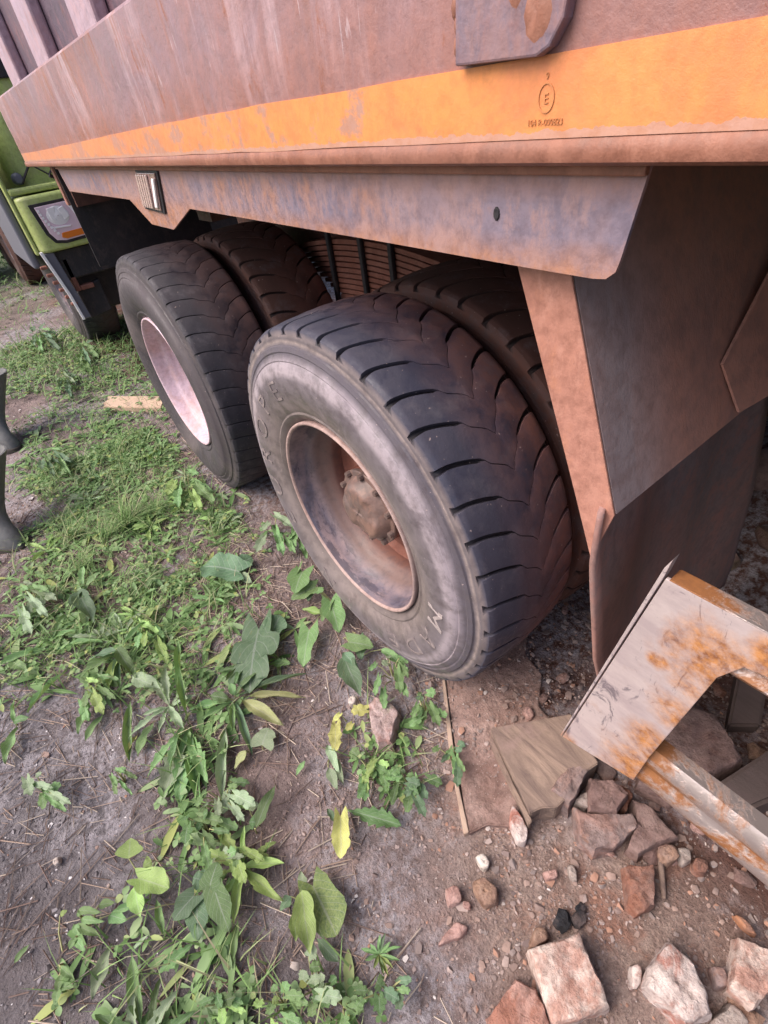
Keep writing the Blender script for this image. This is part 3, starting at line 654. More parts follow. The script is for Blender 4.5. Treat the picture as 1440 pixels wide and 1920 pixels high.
ty_b = make_tyre(48, .05, .04, .005, .62, 2)
def tyre_mesh(t, mat): return new_mesh('tyre', t[0], t[1], mat, 32, t[2])
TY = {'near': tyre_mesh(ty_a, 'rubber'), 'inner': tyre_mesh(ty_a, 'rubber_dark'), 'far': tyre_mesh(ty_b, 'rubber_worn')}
flange_p = [(.2895, .012), (.2905, .004), (.2925, -.0005), (.2965, -.0025), (.3000, -.001), (.3012, .004), (.300, .016)]
barrel_p = [(.2905, .0045), (.2870, .014), (.2835, .030), (.2800, .048), (.2755, .058), (.2690, .064), (.2630, .072), (.2580, .088), (.2520, .104), (.2400, .118), (.2360, .130), (.2360, .168)]
disc_p = [(.2360, .160), (.2280, .172), (.2180, .178), (.2160, .179), (.1900, .172), (.1880, .171), (.1780, .166), (.1700, .165), (.1200, .165), (.1200, .175)]
hub_p = [(.130, .166), (.128, .150), (.118, .142), (.116, .0815)]
end_p = [(.113, .084), (.1185, .082), (.1195, .078), (.1195, .069), (.117, .0665), (.09, .0660)]
def disc_mesh(mat):
    mb = MB().lathe(disc_p, 80, skip=lambda i, k: i == 3 and (k % 10) in (4, 5, 6)); return mb.mesh('disc', mat, 40)
def hubcap_mesh():
    mb = MB(); n, mr = 48, 12; vs = []
    for i in range(mr + 1):
        t = i / mr; r_ = .103 * (1 - t)
        for k in range(n):
            a = 2 * math.pi * k / n
            lob = .5 + .5 * math.cos(3 * (a - 1.25)); e = sm(0, .22, t)
            val = sm(.40, .85, 1 - lob)
            h = .037 * e * (1 - .30 * val * (1 - sm(.28, .70, t))) - .007 * sm(.70, 1, t) * (1 - sm(.3, .8, lob)) * (1 - sm(.85, 1, t))
            vs.append((.066 - h, r_ * math.cos(a), r_ * math.sin(a)))
    fs = [(i * n + k, (i + 1) * n + k, (i + 1) * n + (k + 1) % n, i * n + (k + 1) % n) for i in range(mr) for k in range(n)]
    return new_mesh('hub_cap', vs, fs, 'hubcap', 60)
nut = MB().lathe([(0, -.016), (.008, -.016), (.0095, -.013), (.0095, .006)], 6).mesh('nut', 'hub', 30)
stud = MB().lathe([(0, -.014), (.0085, -.013), (.0095, -.010), (.0095, .004)], 8).mesh('bolt', 'hubcap', 30)
FL = {m: MB().lathe(flange_p, 96).mesh('rim_flange', m, 60) for m in ('rim_lip', 'rim_white')}
BA = {m: MB().lathe(barrel_p, 96).mesh('rim_barrel', m, 30) for m in ('rim', 'rim_white')}
DI = {m: disc_mesh(m) for m in ('hub', 'rim_white')}
HU = MB().lathe(hub_p, 48).mesh('hub', 'hub', 35); HC = hubcap_mesh(); HE = MB().lathe(end_p, 48).mesh('hub_flange', 'hubcap', 35)
def wheel(loc, tyre, rim='rim', lip='rim_lip', disc='hub', hub=True, rz=0, label=None, dx=0.0):
    w_ = link('wheel', BA[rim], truck, loc, (0, 0, rz))
    if label: w_['label'] = label
    link('tyre', TY[tyre], w_)
    link('rim_flange', FL[lip], w_); link('wheel_disc', DI[disc], w_)
    if hub:
        link('hub', HU, w_, (dx, 0, 0)); link('hub_flange', HE, w_, (dx, 0, 0)); link('hub_cap', HC, w_, (dx, 0, 0), (0.35, 0, 0))
        for k in range(10):
            a = 2 * math.pi * k / 10 + .2; link('wheel_nut', nut, w_, (.163, .148 * math.cos(a), .148 * math.sin(a)))
            link('cap_bolt', stud, w_, (.066 + dx, .1115 * math.cos(a + .1), .1115 * math.sin(a + .1)))
    return w_
near = wheel((0, 0, .515), 'near', dx=.018, label='near outer wheel with grey dusty sidewall and orange rust in its hub')
wheel((.345, 0, .515), 'inner', 'rim', 'rim_lip', 'hub', False, label='near inner wheel, dark and dusty')
wheel((0, 1.37, .515), 'far', 'rim_white', 'rim_white', 'rim_white', True, dx=.06, label='far outer wheel with dusty white rim and worn tread')
wheel((.345, 1.37, .515), 'inner', 'rim', 'rim_lip', 'hub', False, label='far inner wheel, dark and dusty')
for y in (0, 1.37):
    wheel((2.42, y, .515), 'inner', rz=math.pi); wheel((2.075, y, .515), 'inner', hub=False, rz=math.pi)
# raised sidewall lettering on the near tyre
def side_x(r_):
    P_ = [(.499, .0015), (.476, -.007), (.448, -.0195), (.415, -.0242), (.39, -.0232), (.365, -.018), (.342, -.010)]
    for (r1, x1), (r0, x0) in zip(P_[:-1], P_[1:]):
        if r0 <= r_ <= r1: return x0 + (x1 - x0) * (r_ - r0) / (r1 - r0)
    return -.02
def arc_text(body, size, phi, step, rad, mats, wide=1.0, name='tyre_letter'):
    for i, ch in enumerate(body):
        if ch == ' ': continue
        vs, fs = text_mesh(ch, size, .0008); out = []
        for v in vs:
            a = R(phi + i * step) + v.x * wide / rad; r_ = rad + v.y
            out.append((side_x(r_) - .0012 - v.z, r_ * math.cos(a), r_ * math.sin(a)))
        link(name, new_mesh(name, out, fs, mats(i)), near)
arc_text('MADE IN EUROPE', .076, 187, 18.2, .372, lambda i: 'letter_bright' if i == 0 else 'letter', 1.45)

# side guard rails with rusty end plate, hung from the chassis just ahead of the wheels
gp = [(-.825, .930), (-.744, .391), (-.884, .446), (-.890, .548), (-.917, .818), (-.935, .862), (-1.02, .885), (-1.02, .930)]
gd = MB().prism(gp, -.003, .003).build('guard_end_plate', 'steel', truck, None, .0012)
MB().prism([(-.829, .9305), (-.832, .9325), (-1.9, .934), (-1.9, .9305)], -.004, .022).build('guard_top_flange', 'tube', truck, None, .001)
MB().prism([(-.8225, .930), (-.7415, .391), (-.7385, .3915), (-.8195, .945), (-.826, .965)], -.0035, .012).build('guard_edge_fold', 'steel', gd, None, .001)
def rail(name, y0, y1, z0, z1, d):
    h = z1 - z0
    pr_ = [(.030, z0 + .002), (.002, z0), (-.008, z0 + .012 * h / .1), (-.011, z0 + .26 * h), (-.006, z0 + .40 * h), (-.0005, z0 + .47 * h), (-.0005, z0 + .53 * h), (-.006, z0 + .60 * h), (-.011, z0 + .74 * h), (-.008, z1 - .012 * h / .1), (.002, z1), (.030, z1 - .002)]
    n = len(pr_); N = 30; mb = MB()
    for i in range(N + 1):
        y = y0 + (y1 - y0) * i / N; mb.v += [(x + d, y, z) for x, z in pr_]
    for i in range(N): mb.f += [(i * n + k, (i + 1) * n + k, (i + 1) * n + (k + 1) % n, i * n + (k + 1) % n) for k in range(n)]
    mb.f += [tuple(range(n)), tuple(range(N * n, (N + 1) * n))[::-1]]
    return mb.build(name, 'tube', truck, 50)
rail('guard_rail', -.866, -3.6, .432, .546, .0145)
rail('guard_rail', -.905, -3.6, .822, .872, .0145)
for y in (-1.75, -3.1):
    MB().box(.050, .09, y - .03, y + .03, .40, 1.0).box(.091, .80, y - .03, y + .03, .93, .99).build('guard_bracket', 'chassis', truck)

mb = MB().prism([(p[0], p[1]) for p in [(.06, .58), (.12, .52), (.72, .52), (.78, .58), (.78, 1.20), (.72, 1.26), (.12, 1.26), (.06, 1.20)]], -3.0, -1.30, 'y')
mb.build('sky_block_tank', 'chassis', truck, 40, .02)  # unseen tank, added to block horizon sky light from the mudguard sheet
MB().box(-.02, 2.46, -6.5, -4.4, .95, 3.0).build('cab', 'wall', truck, None, .08, seg=3)
MB().box(.0, 2.44, -6.55, -4.5, .45, .94).build('bumper', 'black', truck, None, .05)
for x, rz in ((.0, 0), (2.42, math.pi)): wheel((x, -5.2, .515), 'inner', rz=rz)

for y in (.28, 1.08):
    mb = MB(); mb.lathe([(0, -.07), (.06, -.068), (.072, -.05), (.072, -.005), (.08, -.004), (.08, .006), (.072, .008), (.072, .06), (.05, .075), (0, .08)], 24); mb.v = [(z, x, y_) for x, y_, z in mb.v]
    mb.build('brake_chamber', 'chassis', truck, 40, 0, (.56, y, .80))

# ---------------------------------------------------------------- green lorry parked behind
gt = tag(empty('green_truck', (1.2, 3.25, 0)), 'lime green lorry cab with clear headlight parked behind the dump truck', 'truck')
gt.location = (0, 0, 0)
def rounded_rect(x0, x1, y0, y1, r, n=6):
    pts = []
    for cx, cy, a0 in ((x1 - r, y1 - r, 0), (x0 + r, y1 - r, 90), (x0 + r, y0 + r, 180), (x1 - r, y0 + r, 270)):
        for i in range(n + 1): a = R(a0 + 90 * i / n); pts.append((cx + r * math.cos(a), cy + r * math.sin(a)))
    return pts
MB().prism(rounded_rect(-.02, 2.40, 3.42, 5.2, .12), 1.205, 3.0, 'z').build('cab', 'green', gt, 40, .02)
MB().prism(rounded_rect(-.075, 2.45, 3.25, 4.05, .07), .885, 1.20, 'z').build('headlight_panel', 'green', gt, 40, .018, seg=3)
MB().prism(rounded_rect(-.055, 2.43, 3.30, 4.0, .06), .70, .884, 'z').build('bumper', 'black', gt, 40, .01)
MB().box(.0, 2.4, 3.50, 3.9, .42, .70).build('bumper_lower', 'black', gt, None, .02)
ws = MB().box(.15, 2.25, 3.405, 3.419, 1.75, 2.75).build('windscreen', 'windscreen', gt, None, .01)
MB().box(-.022, -.018, 3.75, 4.9, 1.8, 2.6).build('side_window', 'windscreen', gt)
# headlight
HL = [(-.018, 1.155), (.42, 1.160), (.44, .93), (.10, .918), (.035, .932), (.005, .985)]
hl = MB().prism(HL, 3.243, 3.2495, 'y').build('headlight', 'black', gt, None, .004)
HI = [(.010, 1.138), (.405, 1.143), (.42, .948), (.105, .935), (.052, .946), (.028, .990)]
MB().prism(HI, 3.238, 3.2428, 'y').build('lens', 'lamp_lens', hl, None, .002)
for cx, r_ in ((.120, .066), (.290, .070), (.37, .045)):
    mb = MB(); n = 24
    vs = [(cx + r_ * f * math.cos(2 * math.pi * k / n), 3.2375 - .006 * (1 - f), 1.075 + r_ * .8 * f * math.sin(2 * math.pi * k / n)) for f in (1.0, .8, .45, .05) for k in range(n)]
    mb.add(vs, [(i * n + k, i * n + (k + 1) % n, (i + 1) * n + (k + 1) % n, (i + 1) * n + k) for i in range(3) for k in range(n)])
    mb.build('reflector', 'lamp_bright', hl, 60)
for q in ([(.07, 1.12), (.12, 1.125), (.10, 1.05), (.075, 1.06)], [(.135, 1.11), (.17, 1.12), (.185, 1.06), (.15, 1.045)], [(.265, 1.125), (.31, 1.12), (.30, 1.06), (.285, 1.05)], [(.06, 1.02), (.17, 1.012), (.165, 1.004), (.065, 1.01)]):
    MB().prism(q, 3.2335, 3.2372, 'y').build('glint_sliver', 'lamp_bright', hl, None, .0015)  # bright slivers modelled in place of white reflections inside the lamp
MB().prism([(.195, 1.135), (.215, 1.135), (.260, 1.01), (.240, 1.01)], 3.2340, 3.2378, 'y').build('lamp_divider', 'lamp_bright', hl, None, .001)
MB().prism([(.095, .980), (.235, .984), (.245, .948), (.115, .944), (.085, .955)], 3.2335, 3.2378, 'y').build('indicator', 'amber', hl, None, .002)
led = MB().box(-.007, .007, -.003, .0, -.007, .007).mesh('led', 'lamp_bright')
for k in range(8): link('led', led, hl, (.022 + .0035 * k + .0006 * k * k, 3.2375, 1.115 - .019 * k))
# panel details, corner trim, steps, brackets
MB().prism([(-.078, 1.245), (.9, 1.235), (.9, 1.20), (-.078, 1.21)], 3.29, 3.43, 'y').build('ledge', 'green', gt, None, .012)
mb = MB(); mb.lathe([(0, -.03), (.02, -.028), (.03, -.015), (.032, 0), (.034, .02)], 20); mb.v = [(y, x, z) for x, y, z in mb.v]
mb.build('washer_cap', 'grey_plastic', gt, 40, 0, (.02, 3.40, 1.285))
MB().tube([(.03, 3.38, 1.26), (.12, 3.40, 1.35), (.2, 3.38, 1.28), (.3, 3.4, 1.36)], .008, 6).build('wiper_linkage', 'black', gt, 60)
MB().box(-.098, -.076, 3.30, 3.60, .88, 1.60).build('corner_deflector', 'green', gt, None, .008)
MB().box(-.145, -.100, 3.36, 4.3, .80, 1.50).build('wheel_arch', 'grey_plastic', gt, None, .015)
MB().prism([(-.082, .90), (-.062, .90), (-.020, .62), (-.010, .45), (-.026, .45), (-.040, .62)], 3.255, 3.27, 'y').build('bumper_trim', 'lamp_bright', gt, None, .003)
MB().prism([(-.062, .884), (-.0, .884), (.035, .45), (-.008, .45)], 3.272, 3.33, 'y').build('bumper_corner', 'grey_plastic', gt, None, .006)
for k in range(6):
    MB().box(-.118 + .014 * k, -.075 + .014 * k, 3.27, 3.30, .80 - .05 * k, .82 - .05 * k).build('trim_bolt', 'hub', gt, None, .006)
MB().box(.025, .06, 3.30, 3.36, .62, .83).box(.061, .15, 3.30, 3.36, .62, .65).build('tow_bracket', 'hub', gt, None, .006)
MB().prism([(.03, .61), (.20, .66), (.20, .44), (.04, .42)], 3.34, 3.40, 'y').build('air_deflector', 'black', gt, None, .01)
for x in (.05, 2.05):
    o = link('front_wheel', BA['rim'], gt, (x, 4.55, .515)); link('tyre', TY['far'], o); link('wheel_disc', DI['hub'], o)
MB().box(.7, .8, 3.6, 10, .7, .95).box(1.6, 1.7, 3.6, 10, .7, .95).build('chassis_rail', 'chassis', gt)
MB().box(.0, 2.4, 5.4, 10, 1.1, 2.4).build('load_body', 'wall', gt, None, .02)
for y in (8.0, 9.3):
    for x in (.05, 2.05):
        o = link('rear_wheel', BA['rim'], gt, (x, y, .515)); link('tyre', TY['inner'], o); link('wheel_disc', DI['hub'], o)

# ---------------------------------------------------------------- rubber boots at the left edge
def boot(loc, rz, label):
    b = tag(empty('rubber_boot', loc), label, 'boot', 'boots at the left edge'); b.rotation_euler = (0, 0, rz); b.scale = (1.3, 1.3, 1.3)
    lx, ly = math.cos(-rz), math.sin(-rz); secs = []                                                       # outline rings from the sole to the shaft top
    def ring(z, toe, heel, w, lift=0):
        pts = []
        for k in range(28):
            a = 2 * math.pi * k / 28; c, s_ = math.cos(a), math.sin(a)
            x = (toe if c > 0 else heel) * (abs(c) ** .8) * (1 if c > 0 else -1); ww = w * (1.0 if c > 0 else .86)
            ln = .60 * max(0, z - .08); pts.append((x + ln * lx, ww * math.copysign(abs(s_) ** .85, s_) + ln * ly, z))
        return pts
    def loft(rs, name, mat, par, cap0=True, cap1=False):
        n = 28; vs = [p for q in rs for p in q]
        fs = [(i * n + k, i * n + (k + 1) % n, (i + 1) * n + (k + 1) % n, (i + 1) * n + k) for i in range(len(rs) - 1) for k in range(n)]
        if cap0: fs.append(tuple(range(n))[::-1])
        if cap1: fs.append(tuple((len(rs) - 1) * n + k for k in range(n)))
        return link(name, new_mesh(name, vs, fs, mat, 60), par)
    loft([ring(0, .195, .105, .054), ring(.022, .200, .108, .058), ring(.026, .196, .106, .056)], 'sole', 'boot_sole', b, True, True)
    loft([ring(.0255, .192, .102, .052), ring(.05, .188, .100, .053), ring(.075, .168, .098, .052), ring(.095, .145, .097, .053), ring(.115, .115, .096, .055), ring(.15, .092, .094, .060), ring(.22, .084, .090, .064), ring(.29, .080, .090, .067), ring(.325, .080, .092, .068), ring(.327, .074, .086, .062), ring(.25, .070, .080, .056)], 'upper', 'boot', b)
    return b
boot((-.885, 2.90, hgt(-.885, 2.90)), R(-66), 'dark rubber boot at the left edge, the farther of the two')
boot((-1.035, 1.80, hgt(-1.035, 1.80)), R(-60), 'dark rubber boot at the left edge, the nearer of the two')

# ---------------------------------------------------------------- boards, wooden block, beams, slabs
def slab(name, label, cat, poly, z0, z1, mat, tilt=0.0, bevel=.003, group=None):
    cx = sum(p[0] for p in poly) / len(poly); cy = sum(p[1] for p in poly) / len(poly)
    b = bmesh.new(); bot = [b.verts.new((x - cx, y - cy, z0)) for x, y in poly]; top = [b.verts.new((x - cx, y - cy, z1 + tilt * (x - cx))) for x, y in poly]
    n_ = len(poly); b.faces.new(bot[::-1]); b.faces.new(top)
    for i in range(n_): b.faces.new((bot[i], bot[(i + 1) % n_], top[(i + 1) % n_], top[i]))
    bmesh.ops.recalc_face_normals(b, faces=b.faces)
    if bevel: bmesh.ops.bevel(b, geom=list(b.edges), offset=bevel, segments=2, affect='EDGES')
    bmesh.ops.triangulate(b, faces=[f for f in b.faces if len(f.verts) > 4])
    me = bpy.data.meshes.new(name); b.to_mesh(me); b.free(); me.materials.append(MAT[mat])
    return tag(link(name, me, None, (cx, cy, 0)), label, cat, group)
slab('wooden_board', 'dirt covered wooden board with pale edge lying in front of the near tyre', 'board', [(.165, -.180), (.07, -.305), (-.06, -.478), (-.19, -.656), (-.14, -.672), (-.10, -.712), (-.03, -.70), (.0, -.76), (.06, -.742), (.12, -.66), (.19, -.63), (.20, -.56), (.29, -.50), (.31, -.42), (.40, -.36), (.36, -.165)], -.03, .0065, 'board', 0, .003)
slab('wooden_lath', 'pale worn lath along the left edge of the dirty board', 'lath', [(.075, -.295), (.03, -.352), (-.06, -.47), (-.125, -.555), (-.187, -.655), (-.199, -.650), (-.135, -.553), (-.075, -.468), (.022, -.346), (.068, -.291)], -.02, .0095, 'board_edge', 0, .0015)
slab('plank', 'short pale plank with a notched end beside the far tyre', 'plank', [(-.225, 2.735), (-.19, 2.765), (-.205, 2.80), (-.165, 2.825), (-.15, 2.89), (.142, 2.515), (.06, 2.36)], -.01, .026, 'plank')
slab('wooden_block', 'weathered wooden board end under the guard end plate', 'block', [(.025, -.532), (.205, -.655), (.150, -.775), (.06, -.755), (.045, -.772), (-.004, -.768), (-.03, -.745), (-.058, -.735)], -.02, .075, 'block', .10, .0025)
slab('wooden_splinter', 'grey split wood strip along the left side of the wooden board end', 'splinter', [(.020, -.545), (.012, -.54), (-.055, -.70), (-.075, -.745), (-.062, -.745), (-.03, -.66)], -.02, .045, 'block', 0, .002)
slab('wooden_beam', 'dark wooden beam lying behind the guard rail at the right edge', 'beam', [(.255, -.968), (.235, -1.025), (.42, -1.10), (.62, -1.12), (.66, -1.06), (.46, -1.02)], -.02, .10, 'beam', 0, .008)
slab('wooden_beam', 'grey beam end standing behind the concrete slab at the right edge', 'beam', [(.50, -.93), (.56, -.985), (.86, -.90), (.84, -.83)], -.02, .04, 'beam', 0, .006)

# ---------------------------------------------------------------- bricks and stones
PLANTS = [
 ('burdock_plant', 'broad grey green round leaf lying flat beside the straw litter', 'plant', [(-0.218, 0.586, -0.32, 0.717, 0.14, 'round', 2, 0.05), (-0.228, 0.613, -0.14, 0.638, 0.076, 'round', 2, 0.04), (-0.227, 0.596, -0.206, 0.501, 0.043, 'ovate', 4, 0.02)]),
 ('burdock_plant', 'large lobed dark green leaf on a pale stalk between dock and bindweed', 'plant', [(-0.295, 0.263, -0.432, 0.062, 0.177, 'lobed', 2, 0.05), (-0.276, 0.209, -0.207, 0.26, 0.078, 'round', 2, 0.05), (-0.335, 0.13, -0.277, 0.076, 0.033, 'dent', 1, 0.04)]),
 ('bindweed_plant', 'heart leaved bindweed climbing against the near tyre sidewall', 'plant', [(0.021, 0.355, -0.059, 0.276, 0.088, 'heart', 1, 0.1), (0.028, 0.372, 0.035, 0.361, 0.082, 'heart', 1, 0.11), (-0.033, 0.27, -0.132, 0.282, 0.059, 'heart', 1, 0.07), (0.001, 0.237, 0.01, 0.21, 0.041, 'heart', 1, 0.09), (0.009, 0.3, -0.047, 0.237, 0.037, 'heart', 2, 0.06), (-0.002, 0.164, -0.055, 0.035, 0.077, 'heart', 1, 0.08), (-0.013, 0.168, -0.085, 0.108, 0.042, 'heart', 1, 0.07), (-0.164, 0.126, -0.256, 0.017, 0.069, 'heart', 1, 0.05), (-0.049, -0.018, 0.001, -0.09, 0.066, 'heart', 1, 0.07), (-0.058, -0.02, -0.102, -0.097, 0.045, 'heart', 2, 0.05), (-0.072, 0.142, -0.129, 0.24, 0.028, 'lance', 3, 0.06)]),
 ('dock_plant', 'dock rosette with long pale leaves spreading over bare soil', 'plant', [(-0.46, 0.09, -0.26, -0.003, 0.027, 'lance', 2, 0.05), (-0.457, 0.083, -0.303, -0.06, 0.028, 'lance', 5, 0.03), (-0.464, 0.081, -0.402, -0.101, 0.045, 'lance', 5, 0.03), (-0.481, 0.086, -0.518, -0.108, 0.027, 'lance', 2, 0.03), (-0.488, 0.087, -0.53, -0.012, 0.021, 'lance', 1, 0.06), (-0.488, 0.087, -0.608, 0.165, 0.025, 'lance', 1, 0.04), (-0.475, 0.099, -0.464, 0.139, 0.029, 'lance', 1, 0.08), (-0.486, 0.09, -0.532, 0.105, 0.023, 'lance', 1, 0.07), (-0.473, 0.097, -0.378, 0.1, 0.029, 'lance', 0, 0.09), (-0.495, 0.088, -0.59, 0.09, 0.021, 'lance', 1, 0.04), (-0.495, 0.079, -0.536, 0.127, 0.034, 'ovate', 0, 0.07)]),
 ('fallen_leaf', 'pale grey green withered leaf with a thin stalk on bare soil', 'leaf', [(-0.481, -0.106, -0.441, -0.074, 0.075, 'heart', 4, 0.02)]),
 ('fallen_leaf', 'small yellowish leaf curled near the dock rosette', 'leaf', [(-0.526, -0.093, -0.575, -0.118, 0.031, 'ovate', 5, 0.03)]),
 ('burdock_plant', 'crinkled dark green leaf under the tyre beside the mossy brick', 'plant', [(-0.134, -0.037, -0.18, -0.209, 0.068, 'ovate', 2, 0.05), (-0.131, -0.039, -0.132, -0.126, 0.032, 'ovate', 2, 0.07), (-0.027, -0.105, -0.01, -0.219, 0.038, 'ovate', 1, 0.04)]),
 ('yellow_leaf_sprig', 'bright yellow lobed leaf on bare soil left of mossy brick', 'plant', [(-0.282, -0.206, -0.328, -0.268, 0.045, 'lobed', 6, 0.04)]),
 ('yellow_leaf_sprig', 'yellow green lobed leaf touching the mossy brick', 'plant', [(-0.189, -0.235, -0.228, -0.211, 0.044, 'lobed', 6, 0.05)]),
 ('yellow_leaf_sprig', 'two tiny round pale yellow leaves near the mossy brick', 'plant', [(-0.255, -0.184, -0.282, -0.195, 0.02, 'round', 6, 0.03), (-0.244, -0.233, -0.269, -0.239, 0.02, 'round', 6, 0.03)]),
 ('wilted_stem', 'drooping wilted grey green leaves on a thin brown stem', 'plant', [(-0.335, -0.236, -0.354, -0.328, 0.025, 'ovate', 4, 0.03), (-0.368, -0.29, -0.381, -0.354, 0.027, 'ovate', 4, 0.02)]),
 ('seedling', 'single small green leaf standing on bare soil', 'plant', [(-0.448, -0.245, -0.407, -0.232, 0.019, 'lance', 1, 0.04)]),
 ('dandelion_plant', 'dandelion rosette of long toothed leaves left of the dock', 'plant', [(-0.634, 0.108, -0.787, 0.038, 0.032, 'dent', 1, 0.05), (-0.634, 0.104, -0.772, -0.061, 0.065, 'dent', 4, 0.03), (-0.634, 0.1, -0.734, -0.092, 0.056, 'dent', 1, 0.04), (-0.633, 0.103, -0.647, -0.111, 0.04, 'dent', 1, 0.05), (-0.627, 0.109, -0.528, 0.416, 0.029, 'lance', 1, 0.09), (-0.634, 0.123, -0.722, -0.01, 0.029, 'dent', 0, 0.07), (-0.623, 0.105, -0.699, -0.147, 0.036, 'lance', 1, 0.04), (-0.546, 0.024, -0.632, -0.143, 0.031, 'dent', 1, 0.05), (-0.54, 0.023, -0.638, -0.171, 0.034, 'lance', 4, 0.03)]),
 ('dock_plant', 'dock clump with upright narrow leaves in the middle of weeds', 'plant', [(-0.723, 0.556, -0.859, 0.529, 0.045, 'lance', 1, 0.07), (-0.724, 0.551, -0.803, 0.584, 0.038, 'ovate', 2, 0.06), (-0.718, 0.551, -0.705, 0.386, 0.044, 'ovate', 0, 0.07), (-0.725, 0.547, -0.788, 0.415, 0.034, 'lance', 3, 0.06), (-0.715, 0.559, -0.596, 0.589, 0.022, 'lance', 1, 0.12), (-0.721, 0.564, -0.757, 0.432, 0.031, 'lance', 2, 0.05), (-0.714, 0.406, -0.65, 0.286, 0.055, 'ovate', 4, 0.04), (-0.745, 0.343, -0.815, 0.131, 0.03, 'lance', 1, 0.04), (-0.708, 0.206, -0.786, 0.127, 0.045, 'lance', 1, 0.04), (-0.828, 0.349, -0.902, 0.29, 0.028, 'lance', 1, 0.04), (-0.86, 0.413, -0.914, 0.326, 0.031, 'lance', 1, 0.05), (-0.76, 0.312, -0.778, 0.226, 0.028, 'lance', 1, 0.05), (-0.763, 0.2, -0.815, 0.158, 0.021, 'lance', 6, 0.03)]),
 ('dock_plant', 'broad bluish dock leaves at the dark soil edge', 'plant', [(-0.766, 0.984, -0.752, 0.741, 0.07, 'ovate', 2, 0.06), (-0.757, 0.989, -0.805, 0.884, 0.047, 'ovate', 2, 0.06), (-0.746, 1.006, -0.661, 1.038, 0.041, 'lance', 1, 0.09), (-0.749, 1.024, -0.711, 1.136, 0.034, 'lance', 1, 0.1), (-0.765, 0.955, -0.791, 0.721, 0.03, 'lance', 4, 0.02)]),
 ('plantain_plant', 'long narrow leaves reaching over dark soil at the left', 'plant', [(-0.902, 0.757, -1.08, 0.812, 0.029, 'lance', 1, 0.05), (-0.898, 0.742, -0.756, 0.647, 0.025, 'lance', 1, 0.06), (-0.89, 0.619, -1.032, 0.53, 0.027, 'lance', 1, 0.04), (-1.047, 0.812, -1.001, 0.705, 0.039, 'ovate', 1, 0.03), (-0.965, 0.581, -0.878, 0.477, 0.016, 'lance', 1, 0.03)]),
 ('plantain_plant', 'drooping spoon shaped leaf at the far left edge', 'plant', [(-1.069, 0.5, -1.115, 0.381, 0.037, 'lance', 1, 0.03), (-1.066, 0.505, -1.018, 0.476, 0.025, 'ovate', 0, 0.05), (-1.069, 0.5, -1.056, 0.608, 0.019, 'lance', 1, 0.06), (-1.064, 0.581, -1.012, 0.593, 0.016, 'lance', 1, 0.05)]),
 ('lime_sprig', 'sprig of bright lime green round leaves above grey soil', 'plant', [(-0.873, -0.16, -0.853, -0.121, 0.06, 'ovate', 7, 0.08), (-0.867, -0.219, -0.812, -0.295, 0.057, 'round', 7, 0.08), (-0.882, -0.221, -0.888, -0.298, 0.04, 'ovate', 7, 0.06), (-0.832, -0.198, -0.853, -0.197, 0.032, 'ovate', 3, 0.06), (-0.865, -0.269, -0.945, -0.237, 0.019, 'ovate', 1, 0.04)]),
 ('mallow_plant', 'dark green heart leaved plant with tiny white flecks among the weeds', 'plant', [(-0.729, -0.359, -0.735, -0.459, 0.055, 'heart', 0, 0.08), (-0.735, -0.35, -0.7, -0.319, 0.055, 'heart', 0, 0.08), (-0.774, -0.34, -0.829, -0.355, 0.05, 'heart', 2, 0.07), (-0.775, -0.354, -0.798, -0.424, 0.05, 'heart', 2, 0.06), (-0.75, -0.317, -0.763, -0.303, 0.04, 'heart', 2, 0.06), (-0.778, -0.396, -0.798, -0.428, 0.022, 'ovate', 4, 0.04)]),
 ('nettle_sprig', 'upright sprig of small bright green leaflets in dark soil', 'plant', [(-1.003, -0.185, -0.954, -0.233, 0.016, 'ovate', 1, 0.09), (-1.008, -0.186, -0.985, -0.201, 0.016, 'ovate', 1, 0.08), (-1.02, -0.203, -1.013, -0.235, 0.016, 'ovate', 1, 0.07), (-1.016, -0.206, -0.974, -0.268, 0.018, 'ovate', 1, 0.07), (-1.028, -0.222, -1.043, -0.24, 0.018, 'ovate', 1, 0.05), (-1.029, -0.226, -1.014, -0.267, 0.016, 'ovate', 1, 0.05), (-0.953, -0.232, -0.92, -0.274, 0.028, 'ovate', 1, 0.05), (-0.966, -0.198, -0.931, -0.222, 0.019, 'ovate', 1, 0.06), (-1.003, -0.204, -0.955, -0.252, 0.016, 'ovate', 1, 0.08)]),
 ('plantain_plant', 'pair of long drooping leaves at the bottom left', 'plant', [(-0.969, -0.282, -1.029, -0.353, 0.035, 'lance', 4, 0.03), (-0.935, -0.329, -0.954, -0.464, 0.032, 'lance', 1, 0.03), (-0.933, -0.331, -0.89, -0.331, 0.013, 'lance', 4, 0.06), (-0.856, -0.271, -0.861, -0.36, 0.021, 'lance', 1, 0.06), (-0.716, -0.435, -0.756, -0.501, 0.02, 'lance', 1, 0.05), (-0.815, -0.408, -0.895, -0.411, 0.028, 'dent', 1, 0.04)]),
 ('nettle_sprig', 'small glossy leaves at the dark bottom left corner', 'plant', [(-1.072, -0.265, -1.084, -0.298, 0.017, 'ovate', 1, 0.04), (-1.068, -0.256, -1.045, -0.301, 0.015, 'ovate', 1, 0.05), (-1.085, -0.282, -1.096, -0.313, 0.019, 'ovate', 1, 0.03), (-1.078, -0.287, -1.052, -0.309, 0.015, 'ovate', 1, 0.04), (-1.13, -0.147, -1.165, -0.164, 0.016, 'lance', 1, 0.03), (-1.05, -0.151, -1.032, -0.153, 0.012, 'ovate', 3, 0.05)]),
